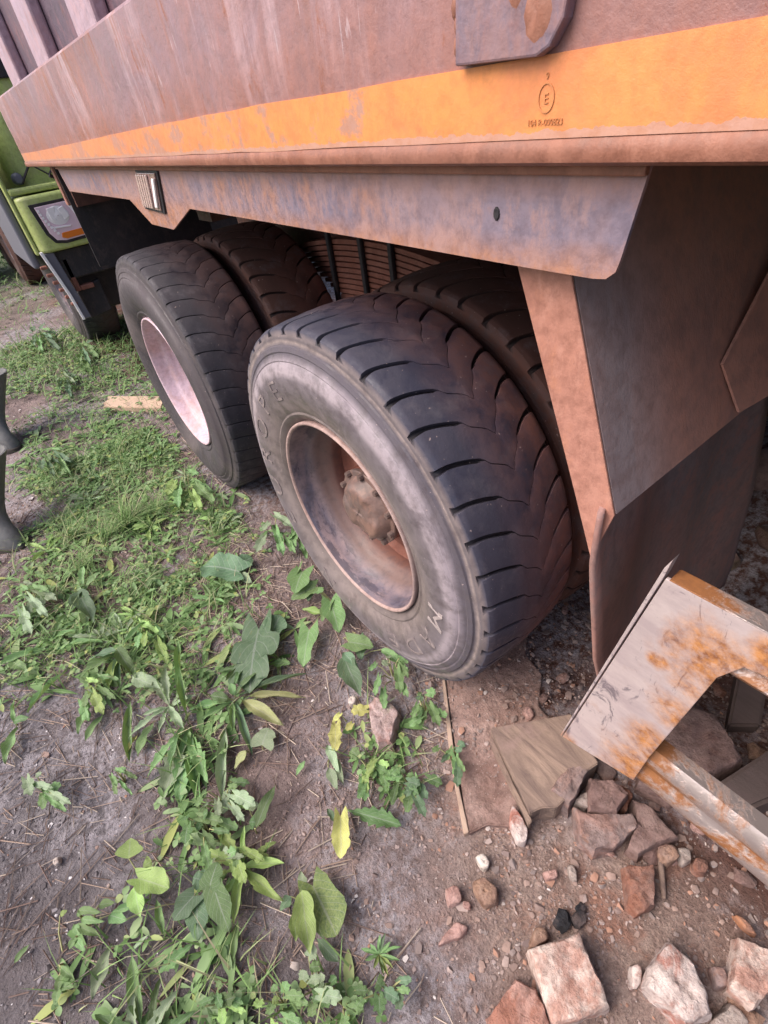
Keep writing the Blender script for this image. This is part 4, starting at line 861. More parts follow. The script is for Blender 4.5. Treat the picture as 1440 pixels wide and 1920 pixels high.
 ('burdock_plant', 'burdock with large yellowing round leaf and folded bright green leaf', 'plant', [(-0.547, -0.499, -0.554, -0.614, 0.093, 'round', 8, 0.05), (-0.571, -0.497, -0.615, -0.609, 0.053, 'ovate', 7, 0.09), (-0.607, -0.517, -0.63, -0.563, 0.029, 'ovate', 3, 0.06), (-0.593, -0.58, -0.576, -0.647, 0.029, 'lance', 2, 0.04), (-0.569, -0.497, -0.553, -0.45, 0.026, 'lance', 4, 0.06), (-0.599, -0.478, -0.633, -0.486, 0.029, 'ovate', 2, 0.03)]),
 ('fallen_leaf', 'yellow folded leaf on a pale curved stalk', 'leaf', [(-0.413, -0.419, -0.464, -0.495, 0.046, 'round', 6, 0.04)]),
 ('dock_plant', 'dark green dock leaf lying across soil below the buttercups', 'plant', [(-0.389, -0.41, -0.303, -0.532, 0.043, 'dent', 0, 0.04), (-0.43, -0.415, -0.428, -0.376, 0.018, 'lance', 2, 0.06), (-0.361, -0.353, -0.338, -0.272, 0.024, 'lance', 4, 0.03)]),
 ('dock_plant', 'twisted dark leaf beside the brown bare patch', 'plant', [(-0.595, -0.309, -0.503, -0.255, 0.031, 'ovate', 0, 0.08), (-0.589, -0.286, -0.603, -0.275, 0.033, 'ovate', 0, 0.05), (-0.588, -0.24, -0.562, -0.258, 0.026, 'ovate', 4, 0.05)]),
 ('goosefoot_plant', 'star shaped rosette of narrow bright leaves near brick dust', 'plant', [(-0.502, -0.691, -0.478, -0.668, 0.01, 'lance', 1, 0.05), (-0.502, -0.691, -0.467, -0.693, 0.009, 'lance', 1, 0.05), (-0.502, -0.691, -0.472, -0.731, 0.009, 'lance', 1, 0.05), (-0.502, -0.691, -0.492, -0.73, 0.009, 'lance', 3, 0.05), (-0.502, -0.691, -0.515, -0.729, 0.009, 'lance', 1, 0.05), (-0.502, -0.691, -0.526, -0.705, 0.009, 'lance', 3, 0.05), (-0.502, -0.691, -0.533, -0.681, 0.009, 'lance', 1, 0.05), (-0.502, -0.691, -0.506, -0.665, 0.01, 'lance', 1, 0.05), (-0.502, -0.691, -0.466, -0.673, 0.01, 'lance', 2, 0.05), (-0.502, -0.691, -0.454, -0.715, 0.009, 'lance', 1, 0.05), (-0.502, -0.691, -0.527, -0.659, 0.009, 'lance', 1, 0.05), (-0.502, -0.691, -0.507, -0.736, 0.009, 'lance', 3, 0.05)]),
 ('buttercup_plant', 'large cut leaved weed at the bottom edge right of centre', 'plant', [(-0.633, -0.67, -0.599, -0.708, 0.028, 'lobed', 4, 0.081), (-0.646, -0.66, -0.627, -0.695, 0.025, 'lobed', 1, 0.056), (-0.627, -0.647, -0.631, -0.673, 0.02, 'lobed', 4, 0.053), (-0.653, -0.671, -0.662, -0.69, 0.024, 'lobed', 1, 0.076), (-0.671, -0.65, -0.683, -0.66, 0.02, 'lobed', 1, 0.071), (-0.612, -0.63, -0.628, -0.62, 0.027, 'lobed', 1, 0.063), (-0.628, -0.648, -0.642, -0.637, 0.024, 'lobed', 1, 0.065), (-0.649, -0.628, -0.636, -0.619, 0.03, 'lobed', 4, 0.079), (-0.62, -0.605, -0.598, -0.604, 0.033, 'lobed', 4, 0.084), (-0.638, -0.638, -0.61, -0.658, 0.023, 'lobed', 4, 0.082)]),
 ('buttercup_plant', 'cut leaved weed at the bottom edge beside the brick dust', 'plant', [(-0.573, -0.708, -0.553, -0.726, 0.019, 'lobed', 0, 0.049), (-0.594, -0.722, -0.578, -0.747, 0.015, 'lobed', 0, 0.062), (-0.619, -0.731, -0.623, -0.75, 0.02, 'lobed', 1, 0.049), (-0.611, -0.728, -0.619, -0.748, 0.019, 'lobed', 1, 0.086), (-0.634, -0.669, -0.651, -0.672, 0.021, 'lobed', 1, 0.074), (-0.62, -0.682, -0.624, -0.674, 0.023, 'lobed', 0, 0.083), (-0.612, -0.696, -0.611, -0.68, 0.026, 'lobed', 1, 0.057), (-0.606, -0.667, -0.591, -0.669, 0.019, 'lobed', 0, 0.063), (-0.603, -0.721, -0.574, -0.74, 0.025, 'lobed', 1, 0.06)]),
 ('buttercup_plant', 'bluish cut leaved weed nearest the brick dust at the bottom', 'plant', [(-0.502, -0.767, -0.485, -0.783, 0.014, 'lobed', 1, 0.064), (-0.527, -0.75, -0.512, -0.779, 0.023, 'lobed', 2, 0.062), (-0.51, -0.77, -0.519, -0.792, 0.023, 'lobed', 2, 0.055), (-0.541, -0.749, -0.554, -0.771, 0.029, 'lobed', 0, 0.069), (-0.567, -0.732, -0.586, -0.733, 0.022, 'lobed', 1, 0.073), (-0.52, -0.735, -0.524, -0.73, 0.018, 'lobed', 1, 0.076), (-0.528, -0.741, -0.531, -0.729, 0.027, 'lobed', 0, 0.078), (-0.499, -0.754, -0.485, -0.756, 0.015, 'lobed', 2, 0.047), (-0.491, -0.759, -0.473, -0.773, 0.018, 'lobed', 2, 0.071)]),
 ('buttercup_plant', 'pale lobed weed at the bottom edge left of centre', 'plant', [(-0.68, -0.636, -0.658, -0.669, 0.019, 'lobed', 1, 0.08), (-0.709, -0.65, -0.686, -0.683, 0.022, 'lobed', 1, 0.062), (-0.736, -0.642, -0.735, -0.671, 0.026, 'lobed', 7, 0.07), (-0.72, -0.616, -0.731, -0.631, 0.023, 'lobed', 1, 0.065), (-0.735, -0.599, -0.744, -0.609, 0.024, 'lobed', 7, 0.087), (-0.708, -0.62, -0.71, -0.618, 0.017, 'lobed', 7, 0.064), (-0.705, -0.602, -0.706, -0.59, 0.02, 'lobed', 1, 0.049), (-0.692, -0.613, -0.679, -0.603, 0.026, 'lobed', 1, 0.042), (-0.685, -0.629, -0.656, -0.656, 0.018, 'lobed', 1, 0.089)]),
 ('buttercup_plant', 'lobed weed at the bottom edge below the heart leaved plant', 'plant', [(-0.793, -0.546, -0.764, -0.582, 0.019, 'lobed', 1, 0.06), (-0.786, -0.567, -0.765, -0.595, 0.012, 'lobed', 7, 0.062), (-0.807, -0.555, -0.812, -0.579, 0.023, 'lobed', 7, 0.043), (-0.801, -0.537, -0.797, -0.564, 0.018, 'lobed', 0, 0.084), (-0.808, -0.528, -0.819, -0.54, 0.026, 'lobed', 0, 0.065), (-0.833, -0.529, -0.836, -0.525, 0.015, 'lobed', 1, 0.047), (-0.796, -0.522, -0.784, -0.52, 0.018, 'lobed', 1, 0.065), (-0.831, -0.527, -0.805, -0.539, 0.014, 'lobed', 0, 0.082), (-0.805, -0.546, -0.768, -0.566, 0.025, 'lobed', 0, 0.077)]),
 ('buttercup_plant', 'leafy buttercup clump below the mossy brick', 'plant', [(-0.267, -0.39, -0.256, -0.435, 0.029, 'lobed', 1, 0.074), (-0.269, -0.37, -0.256, -0.415, 0.034, 'lobed', 1, 0.04), (-0.261, -0.403, -0.284, -0.455, 0.029, 'lobed', 1, 0.062), (-0.308, -0.387, -0.328, -0.428, 0.022, 'lobed', 7, 0.067), (-0.316, -0.389, -0.344, -0.437, 0.033, 'lobed', 1, 0.061), (-0.32, -0.405, -0.355, -0.426, 0.024, 'lobed', 1, 0.085), (-0.264, -0.374, -0.301, -0.395, 0.027, 'lobed', 7, 0.085), (-0.282, -0.384, -0.312, -0.396, 0.019, 'lobed', 7, 0.075), (-0.288, -0.324, -0.293, -0.3, 0.041, 'lobed', 1, 0.054), (-0.288, -0.385, -0.29, -0.383, 0.027, 'lobed', 1, 0.073), (-0.289, -0.397, -0.279, -0.405, 0.026, 'lobed', 1, 0.067), (-0.262, -0.385, -0.239, -0.411, 0.026, 'lobed', 7, 0.069), (-0.257, -0.43, -0.233, -0.458, 0.035, 'lobed', 1, 0.076)]),
 ('buttercup_plant', 'dark buttercup clump left of the wooden board edge', 'plant', [(-0.178, -0.496, -0.16, -0.532, 0.029, 'lobed', 0, 0.04), (-0.212, -0.491, -0.216, -0.538, 0.027, 'lobed', 2, 0.053), (-0.24, -0.521, -0.254, -0.572, 0.027, 'lobed', 2, 0.089), (-0.205, -0.476, -0.223, -0.515, 0.017, 'lobed', 1, 0.066), (-0.241, -0.494, -0.275, -0.521, 0.031, 'lobed', 1, 0.041), (-0.256, -0.462, -0.297, -0.495, 0.023, 'lobed', 0, 0.082), (-0.224, -0.487, -0.259, -0.505, 0.024, 'lobed', 2, 0.077), (-0.256, -0.478, -0.289, -0.482, 0.024, 'lobed', 1, 0.07), (-0.228, -0.432, -0.255, -0.438, 0.027, 'lobed', 1, 0.089), (-0.214, -0.468, -0.212, -0.458, 0.024, 'lobed', 1, 0.062), (-0.249, -0.463, -0.241, -0.458, 0.022, 'lobed', 0, 0.055), (-0.229, -0.477, -0.212, -0.506, 0.032, 'lobed', 2, 0.085), (-0.237, -0.487, -0.229, -0.519, 0.02, 'lobed', 0, 0.084)]),
 ('buttercup_plant', 'buttercup clump between the tyre and the board corner', 'plant', [(-0.046, -0.372, -0.03, -0.415, 0.038, 'lobed', 1, 0.062), (-0.032, -0.351, -0.037, -0.39, 0.018, 'lobed', 1, 0.049), (-0.044, -0.361, -0.067, -0.424, 0.032, 'lobed', 1, 0.072), (-0.064, -0.339, -0.098, -0.365, 0.017, 'lobed', 1, 0.049), (-0.064, -0.356, -0.102, -0.378, 0.025, 'lobed', 1, 0.047), (-0.071, -0.335, -0.114, -0.362, 0.021, 'lobed', 1, 0.083), (-0.085, -0.364, -0.13, -0.365, 0.028, 'lobed', 1, 0.065), (-0.036, -0.313, -0.046, -0.311, 0.023, 'lobed', 1, 0.065), (-0.051, -0.321, -0.045, -0.316, 0.026, 'lobed', 2, 0.063), (-0.048, -0.308, -0.044, -0.315, 0.022, 'lobed', 1, 0.064), (-0.02, -0.323, -0.005, -0.344, 0.035, 'lobed', 1, 0.073)]),
 ('buttercup_plant', 'bluish buttercup leaves overlapping the board edge', 'plant', [(-0.092, -0.521, -0.103, -0.559, 0.017, 'lobed', 1, 0.083), (-0.098, -0.505, -0.108, -0.529, 0.011, 'lobed', 1, 0.04), (-0.093, -0.515, -0.129, -0.556, 0.026, 'lobed', 1, 0.077), (-0.108, -0.539, -0.147, -0.576, 0.024, 'lobed', 2, 0.086), (-0.083, -0.49, -0.12, -0.503, 0.019, 'lobed', 1, 0.064), (-0.105, -0.458, -0.126, -0.457, 0.018, 'lobed', 1, 0.047), (-0.105, -0.495, -0.132, -0.501, 0.015, 'lobed', 2, 0.078), (-0.09, -0.489, -0.095, -0.486, 0.014, 'lobed', 1, 0.048), (-0.056, -0.491, -0.04, -0.494, 0.023, 'lobed', 2, 0.04), (-0.076, -0.499, -0.069, -0.516, 0.023, 'lobed', 2, 0.072)]),
 ('buttercup_plant', 'buttercup leaves tucked under the near tyre', 'plant', [(-0.027, -0.202, -0.038, -0.258, 0.02, 'lobed', 1, 0.074), (-0.06, -0.247, -0.08, -0.305, 0.021, 'lobed', 1, 0.069), (-0.046, -0.213, -0.09, -0.283, 0.031, 'lobed', 1, 0.085), (-0.113, -0.226, -0.149, -0.276, 0.029, 'lobed', 1, 0.056), (-0.103, -0.195, -0.152, -0.239, 0.022, 'lobed', 1, 0.083), (-0.078, -0.14, -0.109, -0.151, 0.019, 'lobed', 1, 0.059), (-0.047, -0.163, -0.065, -0.155, 0.026, 'lobed', 4, 0.062), (-0.032, -0.153, -0.04, -0.166, 0.021, 'lobed', 4, 0.078), (-0.035, -0.213, -0.02, -0.238, 0.028, 'lobed', 1, 0.069), (-0.01, -0.182, -0.01, -0.223, 0.024, 'lobed', 1, 0.084)]),
 ('buttercup_plant', 'lobed weed clump in front of the dandelion', 'plant', [(-0.591, -0.155, -0.559, -0.188, 0.025, 'lobed', 0, 0.044), (-0.601, -0.197, -0.57, -0.268, 0.036, 'lobed', 4, 0.073), (-0.62, -0.216, -0.611, -0.273, 0.022, 'lobed', 4, 0.067), (-0.646, -0.18, -0.658, -0.224, 0.022, 'lobed', 4, 0.07), (-0.625, -0.178, -0.649, -0.213, 0.033, 'lobed', 4, 0.044), (-0.678, -0.145, -0.692, -0.167, 0.024, 'lobed', 1, 0.085), (-0.661, -0.131, -0.671, -0.152, 0.02, 'lobed', 0, 0.075), (-0.673, -0.164, -0.672, -0.176, 0.02, 'lobed', 4, 0.075), (-0.617, -0.172, -0.614, -0.165, 0.019, 'lobed', 4, 0.044), (-0.604, -0.17, -0.585, -0.191, 0.018, 'lobed', 1, 0.077), (-0.624, -0.196, -0.6, -0.214, 0.017, 'lobed', 0, 0.05)]),
 ('buttercup_plant', 'weed clump right of the grey soil patch', 'plant', [(-0.695, -0.188, -0.654, -0.241, 0.03, 'lobed', 1, 0.074), (-0.662, -0.218, -0.634, -0.268, 0.032, 'lobed', 1, 0.045), (-0.709, -0.224, -0.698, -0.274, 0.027, 'lobed', 1, 0.049), (-0.714, -0.26, -0.721, -0.319, 0.026, 'lobed', 1, 0.087), (-0.732, -0.187, -0.749, -0.228, 0.034, 'lobed', 0, 0.079), (-0.702, -0.187, -0.716, -0.204, 0.023, 'lobed', 0, 0.047), (-0.726, -0.158, -0.732, -0.17, 0.027, 'lobed', 0, 0.076), (-0.715, -0.181, -0.714, -0.169, 0.033, 'lobed', 0, 0.054), (-0.687, -0.192, -0.673, -0.196, 0.036, 'lobed', 0, 0.087), (-0.698, -0.179, -0.673, -0.184, 0.034, 'lobed', 0, 0.071), (-0.68, -0.24, -0.65, -0.277, 0.019, 'lobed', 0, 0.078)]),
 ('buttercup_plant', 'weed clump above the heart leaved plant', 'plant', [(-0.636, -0.339, -0.611, -0.392, 0.023, 'lobed', 3, 0.071), (-0.628, -0.346, -0.603, -0.388, 0.03, 'lobed', 3, 0.044), (-0.677, -0.337, -0.671, -0.39, 0.022, 'lobed', 3, 0.065), (-0.662, -0.353, -0.665, -0.407, 0.027, 'lobed', 3, 0.09), (-0.658, -0.324, -0.67, -0.362, 0.021, 'lobed', 1, 0.076), (-0.711, -0.296, -0.726, -0.293, 0.021, 'lobed', 4, 0.044), (-0.68, -0.302, -0.675, -0.302, 0.024, 'lobed', 4, 0.07), (-0.671, -0.318, -0.653, -0.327, 0.029, 'lobed', 1, 0.084), (-0.664, -0.314, -0.645, -0.324, 0.017, 'lobed', 3, 0.062), (-0.671, -0.327, -0.644, -0.354, 0.017, 'lobed', 4, 0.086)]),
 ('buttercup_plant', 'small pale weed alone on the dark soil', 'plant', [(-1.005, 0.161, -0.963, 0.085, 0.021, 'lobed', 4, 0.078), (-1.016, 0.166, -0.983, 0.086, 0.018, 'lobed', 1, 0.072), (-1.024, 0.204, -1.012, 0.142, 0.022, 'lobed', 1, 0.055), (-1.034, 0.196, -1.039, 0.151, 0.029, 'lobed', 1, 0.042), (-1.054, 0.249, -1.046, 0.18, 0.031, 'lobed', 4, 0.089), (-1.049, 0.229, -1.04, 0.206, 0.025, 'lobed', 1, 0.081), (-1.037, 0.262, -1.022, 0.251, 0.02, 'lobed', 4, 0.054), (-1.011, 0.189, -0.98, 0.17, 0.028, 'lobed', 1, 0.061), (-1.037, 0.218, -0.995, 0.165, 0.02, 'lobed', 4, 0.087)]),
 ('buttercup_plant', 'tiny weed on the grey soil patch', 'plant', [(-0.824, 0.087, -0.803, 0.045, 0.015, 'lobed', 1, 0.047), (-0.839, 0.055, -0.821, -0.011, 0.012, 'lobed', 1, 0.082), (-0.859, 0.072, -0.859, 0.034, 0.015, 'lobed', 1, 0.052), (-0.853, 0.082, -0.846, 0.036, 0.015, 'lobed', 1, 0.088), (-0.838, 0.096, -0.82, 0.063, 0.013, 'lobed', 1, 0.08), (-0.836, 0.107, -0.818, 0.089, 0.013, 'lobed', 1, 0.049)]),
 ('buttercup_plant', 'yellow green weed in the middle of the dandelions', 'plant', [(-0.616, 0.614, -0.58, 0.5, 0.036, 'lobed', 7, 0.084), (-0.579, 0.576, -0.571, 0.492, 0.027, 'lobed', 1, 0.048), (-0.597, 0.486, -0.602, 0.373, 0.038, 'lobed', 3, 0.054), (-0.63, 0.579, -0.651, 0.499, 0.027, 'lobed', 7, 0.059), (-0.634, 0.568, -0.66, 0.493, 0.028, 'lobed', 1, 0.074), (-0.617, 0.538, -0.635, 0.476, 0.031, 'lobed', 3, 0.088), (-0.673, 0.636, -0.692, 0.647, 0.034, 'lobed', 7, 0.04), (-0.662, 0.611, -0.652, 0.604, 0.036, 'lobed', 7, 0.066), (-0.581, 0.648, -0.554, 0.67, 0.041, 'lobed', 3, 0.047), (-0.61, 0.613, -0.585, 0.574, 0.029, 'lobed', 3, 0.079), (-0.63, 0.576, -0.6, 0.525, 0.025, 'lobed', 1, 0.044)]),
 ('buttercup_plant', 'yellowish weed among the dock leaves', 'plant', [(-0.809, 0.425, -0.778, 0.346, 0.022, 'lobed', 1, 0.061), (-0.841, 0.448, -0.814, 0.361, 0.036, 'lobed', 1, 0.044), (-0.87, 0.419, -0.869, 0.331, 0.037, 'lobed', 1, 0.049), (-0.831, 0.406, -0.82, 0.295, 0.034, 'lobed', 7, 0.081), (-0.863, 0.403, -0.867, 0.332, 0.023, 'lobed', 1, 0.068), (-0.847, 0.431, -0.863, 0.374, 0.031, 'lobed', 1, 0.071), (-0.841, 0.505, -0.858, 0.499, 0.039, 'lobed', 1, 0.056), (-0.838, 0.461, -0.84, 0.447, 0.03, 'lobed', 7, 0.064), (-0.818, 0.464, -0.797, 0.466, 0.023, 'lobed', 7, 0.044), (-0.832, 0.483, -0.803, 0.434, 0.023, 'lobed', 7, 0.082), (-0.798, 0.468, -0.751, 0.402, 0.03, 'lobed', 1, 0.08)]),
 ('buttercup_plant', 'weed at the edge of the dark wheel track', 'plant', [(-0.896, 1.106, -0.844, 0.988, 0.042, 'lobed', 4, 0.072), (-0.925, 1.063, -0.888, 0.9, 0.033, 'lobed', 4, 0.085), (-0.963, 1.014, -0.956, 0.868, 0.041, 'lobed', 4, 0.072), (-0.902, 1.064, -0.907, 0.961, 0.038, 'lobed', 4, 0.047), (-0.935, 1.052, -0.95, 0.983, 0.03, 'lobed', 4, 0.06), (-0.928, 1.053, -0.932, 1.048, 0.024, 'lobed', 4, 0.049), (-0.943, 1.171, -0.924, 1.123, 0.024, 'lobed', 1, 0.075), (-0.932, 1.19, -0.905, 1.138, 0.023, 'lobed', 4, 0.078), (-0.903, 1.12, -0.856, 1.027, 0.034, 'lobed', 1, 0.087)]),
 ('buttercup_plant', 'silvery weed under the near tyre sidewall', 'plant', [(0.052, 0.744, 0.065, 0.626, 0.042, 'lobed', 4, 0.079), (0.008, 0.588, -0.005, 0.486, 0.029, 'lobed', 1, 0.06), (-0.002, 0.65, -0.052, 0.502, 0.038, 'lobed', 1, 0.086), (0.008, 0.658, -0.032, 0.553, 0.028, 'lobed', 1, 0.067), (-0.054, 0.686, -0.117, 0.63, 0.044, 'lobed', 4, 0.048), (0.003, 0.731, -0.043, 0.688, 0.04, 'lobed', 4, 0.083), (0.022, 0.715, 0.004, 0.721, 0.028, 'lobed', 1, 0.042), (-0.033, 0.73, -0.04, 0.697, 0.023, 'lobed', 1, 0.076), (0.058, 0.779, 0.085, 0.785, 0.031, 'lobed', 4, 0.045), (0.007, 0.659, 0.026, 0.643, 0.025, 'lobed', 1, 0.041)]),
 ('buttercup_plant', 'small green weed against the near tyre', 'plant', [(0.065, 0.599, 0.08, 0.543, 0.028, 'lobed', 1, 0.045), (0.044, 0.539, 0.015, 0.438, 0.029, 'lobed', 1, 0.055), (0.057, 0.519, 0.037, 0.449, 0.017, 'lobed', 1, 0.044), (0.058, 0.603, -0.001, 0.509, 0.034, 'lobed', 1, 0.071), (0.088, 0.615, 0.042, 0.574, 0.023, 'lobed', 1, 0.053), (0.05, 0.593, 0.012, 0.565, 0.029, 'lobed', 1, 0.077), (0.034, 0.619, 0.014, 0.601, 0.026, 'lobed', 1, 0.072), (0.123, 0.606, 0.129, 0.581, 0.022, 'lobed', 1, 0.055), (0.074, 0.613, 0.088, 0.591, 0.021, 'lobed', 1, 0.05)]),
 ('buttercup_plant', 'weed beside the far tyre with a yellow leaf', 'plant', [(-0.107, 1.296, -0.09, 1.152, 0.049, 'lobed', 1, 0.061), (-0.12, 1.258, -0.114, 1.048, 0.059, 'lobed', 1, 0.09), (-0.158, 1.233, -0.186, 1.054, 0.046, 'lobed', 7, 0.057), (-0.189, 1.338, -0.249, 1.19, 0.044, 'lobed', 1, 0.064), (-0.199, 1.378, -0.257, 1.299, 0.052, 'lobed', 7, 0.076), (-0.188, 1.412, -0.228, 1.38, 0.041, 'lobed', 7, 0.072), (-0.234, 1.289, -0.244, 1.273, 0.033, 'lobed', 7, 0.06), (-0.1, 1.411, -0.08, 1.333, 0.041, 'lobed', 1, 0.089), (-0.13, 1.319, -0.1, 1.275, 0.038, 'lobed', 7, 0.041)]),
 ('buttercup_plant', 'bluish clover weed left of the tall grass', 'plant', [(-0.631, 2.19, -0.598, 2.008, 0.026, 'lobed', 2, 0.083), (-0.614, 2.132, -0.603, 1.957, 0.02, 'lobed', 1, 0.064), (-0.595, 2.138, -0.587, 1.904, 0.023, 'lobed', 1, 0.086), (-0.658, 2.182, -0.665, 2.007, 0.028, 'lobed', 2, 0.061), (-0.628, 2.156, -0.658, 2.062, 0.034, 'lobed', 1, 0.045), (-0.632, 2.223, -0.667, 2.164, 0.035, 'lobed', 2, 0.049), (-0.685, 2.209, -0.7, 2.094, 0.039, 'lobed', 2, 0.089), (-0.647, 2.259, -0.644, 2.169, 0.036, 'lobed', 1, 0.088), (-0.594, 2.152, -0.568, 2.092, 0.032, 'lobed', 1, 0.07), (-0.606, 2.331, -0.574, 2.257, 0.031, 'lobed', 1, 0.07), (-0.601, 2.22, -0.555, 2.047, 0.039, 'lobed', 2, 0.089)]),
 ('buttercup_plant', 'leafy weed clump in the grass left of the far tyre', 'plant', [(-0.008, 4.227, 0.018, 3.982, 0.058, 'lobed', 1, 0.05), (-0.011, 4.028, 0.006, 3.781, 0.053, 'lobed', 1, 0.043), (-0.065, 3.967, -0.099, 3.58, 0.045, 'lobed', 2, 0.077), (-0.09, 3.801, -0.127, 3.513, 0.059, 'lobed', 1, 0.041), (-0.089, 3.945, -0.152, 3.691, 0.046, 'lobed', 1, 0.072), (-0.068, 4.322, -0.131, 4.134, 0.051, 'lobed', 1, 0.077), (-0.142, 4.05, -0.193, 3.926, 0.054, 'lobed', 1, 0.076), (-0.06, 4.311, -0.06, 4.316, 0.045, 'lobed', 1, 0.06), (0.056, 4.313, 0.09, 4.313, 0.048, 'lobed', 1, 0.052), (0.021, 4.234, 0.074, 4.237, 0.073, 'lobed', 2, 0.065), (0.021, 4.143, 0.053, 4.068, 0.035, 'lobed', 1, 0.054)]),
 ('buttercup_plant', 'leafy weed clump at the left near the boot', 'plant', [(-0.24, 4.832, -0.205, 4.494, 0.052, 'lobed', 2, 0.084), (-0.237, 4.619, -0.211, 4.188, 0.058, 'lobed', 2, 0.087), (-0.23, 4.892, -0.228, 4.492, 0.06, 'lobed', 1, 0.049), (-0.289, 4.756, -0.341, 4.314, 0.043, 'lobed', 1, 0.076), (-0.321, 4.854, -0.369, 4.607, 0.046, 'lobed', 2, 0.055), (-0.27, 5.051, -0.319, 4.963, 0.045, 'lobed', 2, 0.047), (-0.301, 5.184, -0.326, 5.165, 0.051, 'lobed', 2, 0.05), (-0.277, 5.225, -0.261, 5.396, 0.06, 'lobed', 2, 0.045), (-0.206, 5.196, -0.161, 5.316, 0.079, 'lobed', 2, 0.053), (-0.202, 5.024, -0.166, 4.852, 0.054, 'lobed', 1, 0.083), (-0.199, 4.978, -0.129, 4.882, 0.064, 'lobed', 2, 0.047)]),
 ('buttercup_plant', 'pale weed clump beside the short plank', 'plant', [(-0.297, 3.517, -0.277, 3.258, 0.025, 'lobed', 4, 0.09), (-0.343, 3.315, -0.344, 3.07, 0.037, 'lobed', 2, 0.058), (-0.324, 3.327, -0.348, 3.067, 0.037, 'lobed', 2, 0.061), (-0.317, 3.335, -0.35, 3.057, 0.033, 'lobed', 2, 0.071), (-0.344, 3.484, -0.385, 3.261, 0.029, 'lobed', 2, 0.074), (-0.342, 3.622, -0.368, 3.571, 0.032, 'lobed', 4, 0.044), (-0.31, 3.435, -0.318, 3.31, 0.032, 'lobed', 2, 0.083), (-0.271, 3.664, -0.275, 3.542, 0.032, 'lobed', 2, 0.087), (-0.288, 3.385, -0.262, 3.342, 0.031, 'lobed', 2, 0.057), (-0.268, 3.606, -0.237, 3.472, 0.038, 'lobed', 2, 0.05)]),
]
